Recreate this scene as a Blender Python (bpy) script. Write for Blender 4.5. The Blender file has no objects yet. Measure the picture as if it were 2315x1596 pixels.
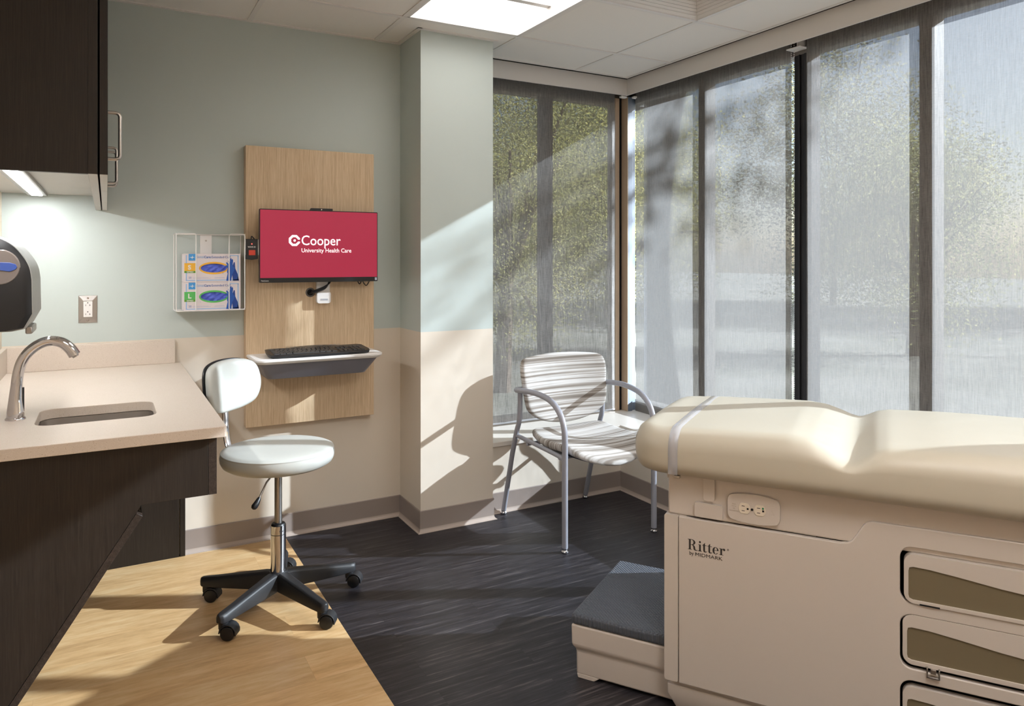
import bpy, bmesh, math, random
from mathutils import Vector, Matrix
random.seed(7)
PI = math.pi
S = bpy.context.scene
C = S.collection

# ------------------------------------------------------------------ camera
cam_d = bpy.data.cameras.new('camera')
cam = bpy.data.objects.new('camera', cam_d)
C.objects.link(cam)
cam.location = (-1.3288, -3.5652, 1.3229)
cam.rotation_euler = (PI / 2, 0, -0.5097)
cam_d.sensor_width = 36.0
cam_d.lens = 1641.73 / 2315 * 36
cam_d.shift_y = -(798 - 586.94) / 2315
cam_d.clip_start = 0.02
cam_d.clip_end = 300
S.camera = cam
# ------------------------------------------------------------------ colour management
S.view_settings.view_transform = 'Standard'
S.view_settings.look = 'None'
S.view_settings.gamma = 1
S.view_settings.use_curve_mapping = False
S.view_settings.exposure = 0.0
# ------------------------------------------------------------------ sky
SUN = Vector((-1, 0.505, -0.54)).normalized()
w = bpy.data.worlds.new('sky')
S.world = w
w.use_nodes = True
nt = w.node_tree
nt.nodes.clear()
wo = nt.nodes.new('ShaderNodeOutputWorld')
bg = nt.nodes.new('ShaderNodeBackground')
sk = nt.nodes.new('ShaderNodeTexSky')
sk.sky_type = 'NISHITA'
sk.sun_disc = False
sk.sun_elevation = math.asin(-SUN.z)
sk.sun_rotation = math.atan2(-SUN.x, -SUN.y)
sk.air_density = 1.0
sk.dust_density = 1.5
bg.inputs[1].default_value = 0.27
nt.links.new(sk.outputs[0], bg.inputs[0])
nt.links.new(bg.outputs[0], wo.inputs[0])
# ------------------------------------------------------------------ sun
sd = bpy.data.lights.new('sun', 'SUN')
sd.energy = 45
sd.angle = math.radians(0.6)
sd.color = (0.80, 0.905, 1.0)
so = bpy.data.objects.new('sun', sd)
C.objects.link(so)
so.rotation_euler = SUN.to_track_quat('-Z', 'Y').to_euler()
so.location = (6, -4, 6)
try:
    S.cycles.use_denoising = True
    S.cycles.max_bounces = 10
    S.cycles.diffuse_bounces = 5
    S.cycles.transparent_max_bounces = 16
    S.cycles.sample_clamp_indirect = 6
except Exception:
    pass

LAMP = 4.3            # radiance of the troffer by the column
LAMP_FILL = 16.5      # radiance of the unseen troffers added at the near end for fill
UNDER = 64.0          # radiance of the strip under the cabinet

# ------------------------------------------------------------------ materials
def lin(c):
    return tuple(((v / 255) / 12.92 if v / 255 <= 0.04045 else ((v / 255 + 0.055) / 1.055) ** 2.4) for v in c) + (1.0,)

def mat(name, rgb, rough=0.5, metal=0.0, spec=0.5, **kw):
    m = bpy.data.materials.new(name)
    m.use_nodes = True
    b = m.node_tree.nodes['Principled BSDF']
    b.inputs['Base Color'].default_value = lin(rgb)
    b.inputs['Roughness'].default_value = rough
    b.inputs['Metallic'].default_value = metal
    b.inputs['Specular IOR Level'].default_value = spec
    for k, v in kw.items():
        b.inputs[k.replace('_', ' ')].default_value = v
    # faint procedural variation so no surface is a perfectly flat colour
    n = m.node_tree
    tc = n.nodes.new('ShaderNodeTexCoord')
    no = n.nodes.new('ShaderNodeTexNoise')
    no.inputs['Scale'].default_value = 18
    no.inputs['Detail'].default_value = 4
    mr = n.nodes.new('ShaderNodeMapRange')
    mr.inputs[3].default_value = max(0.02, rough - 0.04)
    mr.inputs[4].default_value = min(1, rough + 0.04)
    n.links.new(tc.outputs['Object'], no.inputs['Vector'])
    n.links.new(no.outputs['Fac'], mr.inputs[0])
    n.links.new(mr.outputs[0], b.inputs['Roughness'])
    return m

def nodes(m):
    n = m.node_tree
    return n, n.nodes['Principled BSDF']

def coord(n, scale=(1, 1, 1), which='Object'):
    tc = n.nodes.new('ShaderNodeTexCoord')
    mp = n.nodes.new('ShaderNodeMapping')
    mp.inputs['Scale'].default_value = scale
    n.links.new(tc.outputs[which], mp.inputs['Vector'])
    return mp.outputs[0]

def noise(n, vec, scale, detail=4, rough=0.6):
    t = n.nodes.new('ShaderNodeTexNoise')
    t.inputs['Scale'].default_value = scale
    t.inputs['Detail'].default_value = detail
    t.inputs['Roughness'].default_value = rough
    n.links.new(vec, t.inputs['Vector'])
    return t.outputs['Fac']

def ramp(n, fac, stops):
    r = n.nodes.new('ShaderNodeValToRGB')
    el = r.color_ramp.elements
    while len(el) > 1:
        el.remove(el[0])
    el[0].position = stops[0][0]
    el[0].color = lin(stops[0][1])
    for p, c in stops[1:]:
        e = el.new(p)
        e.color = lin(c)
    n.links.new(fac, r.inputs[0])
    return r.outputs[0]

def bump(n, b, h, strength=0.1, dist=0.001):
    bp = n.nodes.new('ShaderNodeBump')
    bp.inputs['Strength'].default_value = strength
    bp.inputs['Distance'].default_value = dist
    n.links.new(h, bp.inputs['Height'])
    n.links.new(bp.outputs[0], b.inputs['Normal'])

def mixc(n, fac, a, bb, mode='MIX'):
    x = n.nodes.new('ShaderNodeMix')
    x.data_type = 'RGBA'
    x.blend_type = mode
    for s, v in ((x.inputs[0], fac), (x.inputs[6], a), (x.inputs[7], bb)):
        if isinstance(v, (int, float)):
            s.default_value = v
        elif isinstance(v, tuple):
            s.default_value = v
        else:
            n.links.new(v, s)
    return x.outputs[2]

def paint(name, rgb, rough=0.55):
    m = mat(name, rgb, rough, spec=0.3)
    n, b = nodes(m)
    v = coord(n)
    bump(n, b, noise(n, v, 380, 3), 0.10, 0.0006)
    return m

def wood(name, cols, axis='z', scale=90, rough=0.5, bumpk=0.06, spec=0.4):
    m = mat(name, cols[1], rough, spec=spec)
    n, b = nodes(m)
    st = {'z': (1, 1, 0.02), 'x': (0.02, 1, 1), 'y': (1, 0.02, 1)}[axis]
    v = coord(n, st)
    f1 = noise(n, v, scale, 3, 0.7)
    f2 = noise(n, v, scale * 3.2, 2, 0.6)
    mm = n.nodes.new('ShaderNodeMath')
    mm.operation = 'MULTIPLY_ADD'
    n.links.new(f2, mm.inputs[0])
    mm.inputs[1].default_value = 0.45
    ma = n.nodes.new('ShaderNodeMath')
    ma.operation = 'MULTIPLY'
    n.links.new(f1, ma.inputs[0])
    ma.inputs[1].default_value = 0.55
    n.links.new(ma.outputs[0], mm.inputs[2])
    col = ramp(n, mm.outputs[0], [(0.36, cols[0]), (0.5, cols[1]), (0.64, cols[2])])
    n.links.new(col, b.inputs['Base Color'])
    bump(n, b, mm.outputs[0], bumpk, 0.0006)
    return m

def planks(name, cols, bw, rh, seam, rough, offs, spec=0.4, streak=(0.9, 14, 1), contrast=0.5, strk=None):
    m = mat(name, cols[1], rough, spec=spec)
    n, b = nodes(m)
    v0 = coord(n)
    br = n.nodes.new('ShaderNodeTexBrick')
    mp = n.nodes.new('ShaderNodeMapping')
    mp.inputs['Location'].default_value = offs
    n.links.new(v0, mp.inputs['Vector'])
    n.links.new(mp.outputs[0], br.inputs['Vector'])
    br.offset = 0.37
    br.offset_frequency = 2
    br.inputs['Scale'].default_value = 1.0
    br.inputs['Brick Width'].default_value = bw
    br.inputs['Row Height'].default_value = rh
    br.inputs['Mortar Size'].default_value = 0.0004
    br.inputs['Mortar Smooth'].default_value = 0.2
    br.inputs['Color1'].default_value = (0, 0, 0, 1)
    br.inputs['Color2'].default_value = (1, 1, 1, 1)
    br.inputs['Mortar'].default_value = (0.5, 0.5, 0.5, 1)
    # streaks stretched along X, shifted for every plank
    sh = n.nodes.new('ShaderNodeVectorMath')
    sh.operation = 'MULTIPLY_ADD'
    n.links.new(br.outputs['Color'], sh.inputs[0])
    sh.inputs[1].default_value = (3.7, 5.3, 9.1)
    n.links.new(v0, sh.inputs[2])
    ms = n.nodes.new('ShaderNodeMapping')
    ms.inputs['Scale'].default_value = streak
    n.links.new(sh.outputs[0], ms.inputs['Vector'])
    f = noise(n, ms.outputs[0], 2.4, 8, 0.72)
    f2 = noise(n, ms.outputs[0], 11, 4, 0.6)
    mm = n.nodes.new('ShaderNodeMath')
    mm.operation = 'MULTIPLY_ADD'
    n.links.new(f2, mm.inputs[0])
    mm.inputs[1].default_value = 0.35
    ma = n.nodes.new('ShaderNodeMath')
    ma.operation = 'MULTIPLY'
    n.links.new(f, ma.inputs[0])
    ma.inputs[1].default_value = 0.65
    n.links.new(ma.outputs[0], mm.inputs[2])
    col = ramp(n, mm.outputs[0], strk or [(0.34, cols[0]), (0.5, cols[1]), (0.66, cols[2])])
    tone = mixc(n, br.outputs['Color'], (0.90, 0.90, 0.90, 1), (1.07, 1.06, 1.05, 1))
    col = mixc(n, 1.0, col, tone, 'MULTIPLY')
    col = mixc(n, br.outputs['Fac'], col, lin(seam))
    n.links.new(col, b.inputs['Base Color'])
    bump(n, b, mm.outputs[0], 0.12, 0.0008)
    return m

def emit(name, rgb, strength):
    m = bpy.data.materials.new(name)
    m.use_nodes = True
    n = m.node_tree
    b = n.nodes['Principled BSDF']
    b.inputs['Base Color'].default_value = (0.8, 0.8, 0.8, 1)
    b.inputs['Emission Color'].default_value = lin(rgb)
    b.inputs['Emission Strength'].default_value = strength
    b.inputs['Roughness'].default_value = 0.4
    return m

M = {}
M['sage'] = paint('sage_paint', (192, 202, 199))
M['cream'] = paint('cream_paint', (220, 210, 196))
M['leftwall'] = paint('warm_white_paint', (226, 214, 198))
M['base'] = mat('taupe_vinyl_base', (146, 134, 127), 0.38)
M['baselip'] = mat('base_cove_lip', (176, 162, 152), 0.35)
M['ceil'] = mat('ceiling_tile', (236, 232, 226), 0.9, spec=0.1)
n, b = nodes(M['ceil'])
bump(n, b, noise(n, coord(n), 260, 3), 0.25, 0.001)
M['grid'] = mat('ceiling_grid_paint', (228, 224, 219), 0.45)
M['white'] = mat('white_enamel', (232, 230, 228), 0.35)
M['fascia'] = mat('shade_fascia_paint', (226, 222, 218), 0.45)
M['black'] = mat('black_plastic', (22, 23, 26), 0.38)
M['softblack'] = mat('matte_black_nylon', (30, 31, 34), 0.5)
n, b = nodes(M['softblack'])
bump(n, b, noise(n, coord(n), 500, 2), 0.15, 0.0005)
M['hole'] = mat('dark_recess', (8, 8, 10), 0.8)
M['chrome'] = mat('polished_chrome', (214, 214, 218), 0.07, 1.0)
M['steel'] = mat('brushed_steel', (176, 172, 168), 0.34, 1.0)
M['nickel'] = mat('satin_nickel', (194, 190, 186), 0.35, 1.0)
M['counter'] = mat('speckled_solid_surface', (214, 202, 190), 0.37)
n, b = nodes(M['counter'])
v = coord(n)
vo = n.nodes.new('ShaderNodeTexVoronoi')
vo.inputs['Scale'].default_value = 420
n.links.new(v, vo.inputs['Vector'])
c1 = ramp(n, vo.outputs['Distance'], [(0.0, (232, 224, 214)), (0.18, (228, 218, 207)), (0.28, (210, 198, 186)), (1.0, (210, 198, 186))])
vo2 = n.nodes.new('ShaderNodeTexVoronoi')
vo2.inputs['Scale'].default_value = 300
n.links.new(v, vo2.inputs['Vector'])
c2 = ramp(n, vo2.outputs['Distance'], [(0.0, (190, 176, 160)), (0.18, (206, 194, 180)), (0.26, (255, 255, 255)), (1.0, (255, 255, 255))])
sel = n.nodes.new('ShaderNodeMath')
sel.operation = 'GREATER_THAN'
sel.inputs[1].default_value = 0.80
sp = n.nodes.new('ShaderNodeSeparateColor')
n.links.new(vo2.outputs['Color'], sp.inputs[0])
n.links.new(sp.outputs[0], sel.inputs[0])
c3 = mixc(n, sel.outputs[0], (1, 1, 1, 1), c2)
n.links.new(mixc(n, 1.0, c1, c3, 'MULTIPLY'), b.inputs['Base Color'])
M['espresso'] = wood('espresso_laminate', [(23, 18, 16), (33, 27, 23), (44, 37, 32)], 'z', 300, 0.42)
M['espresso_y'] = wood('espresso_laminate_along', [(30, 23, 20), (44, 36, 31), (60, 50, 44)], 'y', 120, 0.42)
M['melamine'] = mat('white_melamine', (212, 208, 202), 0.35)
M['oak'] = wood('light_oak_laminate', [(190, 162, 128), (210, 185, 152), (224, 202, 172)], 'z', 260, 0.5, 0.05)
M['lightfloor'] = planks('maple_plank_floor', [(182, 145, 100), (206, 170, 122), (220, 192, 148)], 1.22, 0.155, (178, 142, 100), 0.42, (0.3, 0.03, 0), streak=(1.1, 6.5, 1))
M['darkfloor'] = planks('charcoal_plank_floor', [(34, 29, 29), (58, 53, 54), (106, 96, 92)], 0.92, 0.1, (20, 18, 18), 0.42, (0.1, 0.02, 0), streak=(1.0, 24, 1),
                        strk=[(0.30, (17, 15, 17)), (0.44, (29, 27, 31)), (0.55, (48, 46, 51)), (0.68, (112, 106, 106))])
M['sill'] = mat('pale_solid_surface_sill', (222, 216, 208), 0.36)
M['hem'] = mat('grey_hem_cloth', (150, 150, 152), 0.8)
M['bronze'] = mat('bronze_anodised_frame', (70, 64, 58), 0.6, 0.1)
M['darkframe'] = mat('dark_window_frame', (44, 44, 47), 0.35, 0.5)
M['tan'] = mat('tan_painted_post', (186, 164, 140), 0.5)
M['mill'] = mat('mill_aluminium', (98, 106, 118), 0.5, 0.1)
M['vinyl'] = mat('beige_upholstery_vinyl', (187, 181, 166), 0.42)
M['stoolv'] = mat('pale_grey_vinyl', (188, 190, 185), 0.40)
M['shellp'] = mat('warm_grey_shell_plastic', (204, 196, 189), 0.32)
M['olive'] = mat('olive_drawer_inlay', (116, 106, 84), 0.5)
M['powder'] = mat('blue_grey_powder_coat', (158, 160, 170), 0.38, 0.15)
M['clearband'] = mat('clear_plastic_strap', (206, 206, 214), 0.12)
M['clearband'].node_tree.nodes['Principled BSDF'].inputs['Alpha'].default_value = 0.42
M['ivory'] = mat('ivory_receptacle', (226, 216, 200), 0.35)
M['ink'] = mat('dark_grey_ink', (48, 44, 44), 0.5)
M['greydrawer'] = mat('blue_grey_plastic', (120, 120, 130), 0.4)
M['sinksteel'] = mat('satin_sink_steel', (178, 173, 168), 0.33, 0.93)
M['red'] = emit('red_indicator', (255, 40, 20), 4)
M['rubber'] = mat('grey_step_rubber', (84, 90, 100), 0.55)
n, b = nodes(M['rubber'])
v = coord(n)
vo = n.nodes.new('ShaderNodeTexVoronoi')
vo.voronoi_dimensions = '2D'
vo.inputs['Scale'].default_value = 115
vo.inputs['Randomness'].default_value = 0.0
mp2 = n.nodes.new('ShaderNodeMapping')
mp2.inputs['Rotation'].default_value = (0, 0, 0.785)
n.links.new(v, mp2.inputs['Vector'])
n.links.new(mp2.outputs[0], vo.inputs['Vector'])
hh = n.nodes.new('ShaderNodeMapRange')
hh.inputs[1].default_value = 0.15
hh.inputs[2].default_value = 0.5
hh.inputs[3].default_value = 1.0
hh.inputs[4].default_value = 0.0
n.links.new(vo.outputs['Distance'], hh.inputs[0])
bump(n, b, hh.outputs[0], 1.0, 0.003)

# chair fabric: irregular horizontal stripes (axis = the coordinate across the stripes)
def stripes(name, scale_vec):
    m = mat(name, (200, 196, 190), 0.9, spec=0.15)
    n, b = nodes(m)
    v = coord(n, scale_vec)
    f = noise(n, v, 1.0, 3, 0.6)
    col = ramp(n, f, [(0.32, (112, 104, 97)), (0.40, (140, 133, 126)), (0.46, (172, 168, 163)), (0.50, (198, 196, 194)), (0.54, (200, 198, 196)), (0.60, (150, 143, 136)), (0.68, (120, 112, 104))])
    n.links.new(col, b.inputs['Base Color'])
    vv = coord(n)
    bump(n, b, noise(n, vv, 900, 2), 0.3, 0.0006)
    return m
M['stripe_back'] = stripes('striped_fabric_back', (0.35, 0.2, 46))
M['stripe_seat'] = stripes('striped_fabric_seat', (0.35, 40, 3))

# sun screen fabric: open weave lets some light straight through, the rest glows
def shade_mat(axis, trans):
    m = bpy.data.materials.new('sunscreen_fabric')
    m.use_nodes = True
    n = m.node_tree
    n.nodes.clear()
    out = n.nodes.new('ShaderNodeOutputMaterial')
    df = n.nodes.new('ShaderNodeBsdfDiffuse')
    tl = n.nodes.new('ShaderNodeBsdfTranslucent')
    tr = n.nodes.new('ShaderNodeBsdfTransparent')
    st = (1, 1, 0.035) 
    f = noise(n, coord(n, st), 330, 3, 0.7)
    f2 = noise(n, coord(n, (0.6, 0.6, 6)), 90, 2, 0.6)
    mm = n.nodes.new('ShaderNodeMath')
    mm.operation = 'MULTIPLY_ADD'
    n.links.new(f2, mm.inputs[0])
    mm.inputs[1].default_value = 0.25
    ma = n.nodes.new('ShaderNodeMath')
    ma.operation = 'MULTIPLY'
    n.links.new(f, ma.inputs[0])
    ma.inputs[1].default_value = 0.75
    n.links.new(ma.outputs[0], mm.inputs[2])
    r = n.nodes.new('ShaderNodeMapRange')
    r.inputs[1].default_value = 0.32
    r.inputs[2].default_value = 0.68
    r.inputs[3].default_value = trans * 0.62
    r.inputs[4].default_value = trans * 1.38
    n.links.new(mm.outputs[0], r.inputs[0])
    c = ramp(n, mm.outputs[0], [(0.35, (92, 90, 88)), (0.65, (156, 153, 150))])
    n.links.new(c, df.inputs[0])
    tl.inputs[0].default_value = (0.30, 0.295, 0.29, 1)
    tr.inputs[0].default_value = (1, 1, 1, 1)
    m1 = n.nodes.new('ShaderNodeMixShader')
    m1.inputs[0].default_value = 0.155
    n.links.new(df.outputs[0], m1.inputs[1])
    n.links.new(tl.outputs[0], m1.inputs[2])
    m2 = n.nodes.new('ShaderNodeMixShader')
    n.links.new(r.outputs[0], m2.inputs[0])
    n.links.new(m1.outputs[0], m2.inputs[1])
    n.links.new(tr.outputs[0], m2.inputs[2])
    n.links.new(m2.outputs[0], out.inputs[0])
    return m
M['shade'] = shade_mat('z', 0.19)

def glass_mat(name='window_glass', t=0.94):
    m = bpy.data.materials.new(name)
    m.use_nodes = True
    n = m.node_tree
    n.nodes.clear()
    out = n.nodes.new('ShaderNodeOutputMaterial')
    tr = n.nodes.new('ShaderNodeBsdfTransparent')
    tr.inputs[0].default_value = (t, t, t, 1)
    gl = n.nodes.new('ShaderNodeBsdfGlossy')
    gl.inputs['Roughness'].default_value = 0.02
    lw = n.nodes.new('ShaderNodeLayerWeight')
    lw.inputs[0].default_value = 0.25
    mx = n.nodes.new('ShaderNodeMixShader')
    n.links.new(lw.outputs['Fresnel'], mx.inputs[0])
    n.links.new(tr.outputs[0], mx.inputs[1])
    n.links.new(gl.outputs[0], mx.inputs[2])
    n.links.new(mx.outputs[0], out.inputs[0])
    return m
M['glass'] = glass_mat()

# ------------------------------------------------------------------ mesh helpers
def obj(name, bm, m=None, parent=None, smooth=False, bevel=0.0, seg=2, angle=40):
    bmesh.ops.recalc_face_normals(bm, faces=bm.faces)
    me = bpy.data.meshes.new(name)
    bm.to_mesh(me)
    bm.free()
    o = bpy.data.objects.new(name, me)
    C.objects.link(o)
    if m is not None:
        for mm in (m if isinstance(m, (list, tuple)) else [m]):
            me.materials.append(mm)
    if parent is not None:
        o.parent = parent
    if bevel:
        bv = o.modifiers.new('bevel', 'BEVEL')
        bv.width = bevel
        bv.segments = seg
        bv.limit_method = 'ANGLE'
        bv.angle_limit = math.radians(angle)
        bv.harden_normals = False
        smooth = True
    if smooth:
        for p in me.polygons:
            p.use_smooth = True
        try:
            me.set_sharp_from_angle(angle=math.radians(angle))
        except Exception:
            pass
    return o

def bx(bm, x0, x1, y0, y1, z0, z1, mi=0):
    v = [bm.verts.new((x, y, z)) for z in (z0, z1) for y in (y0, y1) for x in (x0, x1)]
    fs = [(0, 1, 3, 2), (4, 6, 7, 5), (0, 4, 5, 1), (2, 3, 7, 6), (0, 2, 6, 4), (1, 5, 7, 3)]
    for f in fs:
        fc = bm.faces.new([v[i] for i in f])
        fc.material_index = mi
    return v

def box(name, x0, x1, y0, y1, z0, z1, m, parent=None, bevel=0.0, seg=2):
    bm = bmesh.new()
    bx(bm, x0, x1, y0, y1, z0, z1)
    return obj(name, bm, m, parent, bevel=bevel, seg=seg)

def smooth_path(pts, n=8):
    """Catmull-Rom through the points."""
    P = [Vector(p) for p in pts]
    out = []
    for i in range(len(P) - 1):
        p0 = P[max(0, i - 1)]; p1 = P[i]; p2 = P[i + 1]; p3 = P[min(len(P) - 1, i + 2)]
        for k in range(n):
            t = k / n
            out.append(0.5 * ((2 * p1) + (p2 - p0) * t + (2 * p0 - 5 * p1 + 4 * p2 - p3) * t * t + (3 * p1 - p0 - 3 * p2 + p3) * t ** 3))
    out.append(P[-1])
    return out

def tube(bm, pts, r, seg=12, caps=True, flat=None, closed=False):
    """sweep a circle (or ellipse when flat=(a,b)) along pts; r a number or a list"""
    P = [Vector(p) for p in pts]
    n = len(P)
    rs = r if isinstance(r, (list, tuple)) else [r] * n
    rings = []
    up = None
    for i in range(n):
        if closed:
            d = (P[(i + 1) % n] - P[(i - 1) % n]).normalized()
        else:
            d = (P[min(n - 1, i + 1)] - P[max(0, i - 1)]).normalized()
        if up is None:
            a = Vector((0, 0, 1)) if abs(d.z) < 0.9 else Vector((1, 0, 0))
            up = (a - d * a.dot(d)).normalized()
        else:
            up = (up - d * up.dot(d))
            up = up.normalized() if up.length > 1e-6 else Vector((0, 0, 1))
        side = d.cross(up)
        ka, kb = flat if flat else (1, 1)
        rings.append([bm.verts.new(P[i] + (up * math.cos(2 * PI * k / seg) * ka + side * math.sin(2 * PI * k / seg) * kb) * rs[i]) for k in range(seg)])
    m = n if closed else n - 1
    for i in range(m):
        a, b2 = rings[i], rings[(i + 1) % n]
        for k in range(seg):
            bm.faces.new((a[k], a[(k + 1) % seg], b2[(k + 1) % seg], b2[k]))
    if caps and not closed:
        bm.faces.new(rings[0][::-1])
        bm.faces.new(rings[-1])

def lathe(bm, prof, center=(0, 0, 0), seg=32, axis='z', caps=True):
    """prof: (radius, height) pairs"""
    c = Vector(center)
    rings = []
    for r, h in prof:
        ring = []
        for k in range(seg):
            a = 2 * PI * k / seg
            p = {'z': Vector((r * math.cos(a), r * math.sin(a), h)), 'y': Vector((r * math.cos(a), h, r * math.sin(a))), 'x': Vector((h, r * math.cos(a), r * math.sin(a)))}[axis]
            ring.append(bm.verts.new(c + p))
        rings.append(ring)
    for a, b2 in zip(rings[:-1], rings[1:]):
        for k in range(seg):
            bm.faces.new((a[k], a[(k + 1) % seg], b2[(k + 1) % seg], b2[k]))
    if caps:
        bm.faces.new(rings[0][::-1])
        bm.faces.new(rings[-1])

def rrect(x0, x1, z0, z1, r, n=6):
    pts = []
    for cx, cz, a0 in ((x1 - r, z1 - r, 0), (x0 + r, z1 - r, 90), (x0 + r, z0 + r, 180), (x1 - r, z0 + r, 270)):
        for k in range(n + 1):
            a = math.radians(a0 + 90 * k / n)
            pts.append((cx + r * math.cos(a), cz + r * math.sin(a)))
    return pts

def plate(bm, outer, holes=(), d0=0.0, d1=-0.01, fn=None):
    """flat plate from a 2-D outline with holes, extruded from d0 to d1; fn maps (a, b, d) to xyz"""
    fn = fn or (lambda a, b2, d: (a, d, b2))
    loops = [outer] + list(holes)
    es = []
    vls = []
    for L in loops:
        vs = [bm.verts.new(fn(a, b2, d0)) for a, b2 in L]
        vls.append(vs)
        for i in range(len(vs)):
            es.append(bm.edges.new((vs[i], vs[(i + 1) % len(vs)])))
    r = bmesh.ops.triangle_fill(bm, use_beauty=True, use_dissolve=False, edges=es)
    faces = [f for f in r['geom'] if isinstance(f, bmesh.types.BMFace)]
    mp = {}
    for L, vs in zip(loops, vls):
        for (a, b2), v in zip(L, vs):
            mp[v] = bm.verts.new(fn(a, b2, d1))
    for f in faces:
        bm.faces.new([mp[v] for v in reversed(f.verts)])
    for vs in vls:
        for i in range(len(vs)):
            a, b2 = vs[i], vs[(i + 1) % len(vs)]
            bm.faces.new((a, b2, mp[b2], mp[a]))

def puff(bm, outline, thick, rim, fn, rings=6, inner=6, dome=0.0, back=None):
    """pillow: outline in 2-D, rounded rim, domed front; fn(a, b, h) places it"""
    cx = sum(p[0] for p in outline) / len(outline)
    cy = sum(p[1] for p in outline) / len(outline)
    mean = sum(math.hypot(p[0] - cx, p[1] - cy) for p in outline) / len(outline)
    layers = []
    hb = thick / 2
    bk = back if back is not None else rim
    for k in range(rings + 1):
        a = -PI / 2 + PI * k / rings
        rr = rim if a > 0 else bk
        ins = rr * (1 - math.cos(a)) / mean
        h = (hb - rr) * (1 if a > 0 else -1 if a < 0 else 0) + rr * math.sin(a)
        layers.append((1 - ins, h))
    s0, h0 = layers[-1]
    for k in range(1, inner):
        t = k / inner
        layers.append((s0 * (1 - t), h0 + dome * (1 - (1 - t) ** 2)))
    R = []
    for s, h in layers:
        R.append([bm.verts.new(fn(cx + (p[0] - cx) * s, cy + (p[1] - cy) * s, h)) for p in outline])
    nn = len(outline)
    for a, b2 in zip(R[:-1], R[1:]):
        for i in range(nn):
            bm.faces.new((a[i], a[(i + 1) % nn], b2[(i + 1) % nn], b2[i]))
    c = bm.verts.new(fn(cx, cy, h0 + dome))
    for i in range(nn):
        bm.faces.new((R[-1][i], R[-1][(i + 1) % nn], c))
    # back side, closed with concentric rings so that it can bend
    prev = R[0]
    s1, h1 = layers[0]
    for k in range(1, inner):
        t = k / inner
        ring = [bm.verts.new(fn(cx + (p[0] - cx) * s1 * (1 - t), cy + (p[1] - cy) * s1 * (1 - t), h1)) for p in outline]
        for i in range(nn):
            bm.faces.new((prev[(i + 1) % nn], prev[i], ring[i], ring[(i + 1) % nn]))
        prev = ring
    c = bm.verts.new(fn(cx, cy, h1))
    for i in range(nn):
        bm.faces.new((prev[(i + 1) % nn], prev[i], c))

def empty(name, loc=(0, 0, 0), rz=0.0):
    o = bpy.data.objects.new(name, None)
    C.objects.link(o)
    o.location = loc
    o.rotation_euler = (0, 0, rz)
    o.empty_display_size = 0.1
    return o

def tag(o, label, cat, group=None):
    o['label'] = label
    o['category'] = cat
    if group:
        o['group'] = group
    return o

def struct(o):
    o['kind'] = 'structure'
    return o

def under(parent, objs):
    """parent world-placed meshes to an empty that sits elsewhere"""
    bpy.context.view_layer.update()
    inv = parent.matrix_world.inverted()
    for o in objs:
        o.parent = parent
        o.matrix_parent_inverse = inv

def text(name, body, w_or_h, loc, m, parent=None, rot=(PI / 2, 0, 0), extrude=0.0004, fit='w', xscale=1.0, bold=0.0, align='LEFT'):
    cu = bpy.data.curves.new('t', 'FONT')
    cu.body = body
    cu.extrude = extrude
    cu.offset = bold
    cu.align_x = align
    cu.resolution_u = 3
    t = bpy.data.objects.new('t', cu)
    C.objects.link(t)
    bpy.context.view_layer.update()
    dg = bpy.context.evaluated_depsgraph_get()
    me = bpy.data.meshes.new_from_object(t.evaluated_get(dg))
    bpy.data.objects.remove(t)
    xs = [v.co.x for v in me.vertices]
    ys = [v.co.y for v in me.vertices]
    if fit == 'w':
        s = w_or_h / (max(xs) - min(xs))
        sy = s / xscale
        sx = s
    else:
        sy = w_or_h / (max(ys) - min(ys))
        sx = sy * xscale
    x0 = min(xs) if align == 'LEFT' else 0
    for v in me.vertices:
        v.co.x = (v.co.x - x0) * sx
        v.co.y *= sy
        v.co.z = v.co.z / max(1e-9, extrude) * 0.0003 if extrude else 0
    R = Matrix.Translation(loc) @ (Matrix.Rotation(rot[2], 4, 'Z') @ Matrix.Rotation(rot[1], 4, 'Y') @ Matrix.Rotation(rot[0], 4, 'X'))
    me.transform(R)
    me.materials.clear()
    me.materials.append(m)
    o = bpy.data.objects.new(name, me)
    C.objects.link(o)
    if parent is not None:
        o.parent = parent
    return o

# ================================================================== ROOM
H = 2.435
SPLIT = 0.9715
XL = -1.697
YF = -4.75
TOP = 2.78

def wall_split(name, x0, x1, y0, y1, z1=TOP, mats=('cream', 'sage'), z0=0.0):
    bm = bmesh.new()
    bx(bm, x0, x1, y0, y1, z0, SPLIT, 0)
    bx(bm, x0, x1, y0, y1, SPLIT, z1, 1)
    return struct(obj(name, bm, [M[mats[0]], M[mats[1]]]))

wall_split('wall_back', XL - 0.2, 0.0, 0.0, 0.25)
wall_split('wall_column', 0.0, 0.395, -0.282, 0.25)
o = struct(box('wall_left', XL - 0.2, XL, YF, 0.0, 0, TOP, M['leftwall']))
o = struct(box('wall_front', XL - 0.2, 1.9, YF - 0.2, YF, 0, TOP, M['leftwall']))
o = struct(box('wall_window_back', 0.395, 1.26, -0.216, 0.2, 0, 0.349, M['cream']))
o = struct(box('wall_right', 1.26, 1.72, -3.2, 0.2, 0, 0.349, M['cream']))
o = struct(box('wall_right_end', 1.26, 1.9, YF, -3.2, 0, TOP, M['cream']))
# lintels above the two windows
struct(box('wall_lintel_back', 0.395, 1.75, 0.12, 0.25, 2.31, TOP, M['bronze']))
struct(box('wall_lintel_right', 1.605, 1.665, -3.2, 0.12, 2.31, TOP, M['bronze']))

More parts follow.
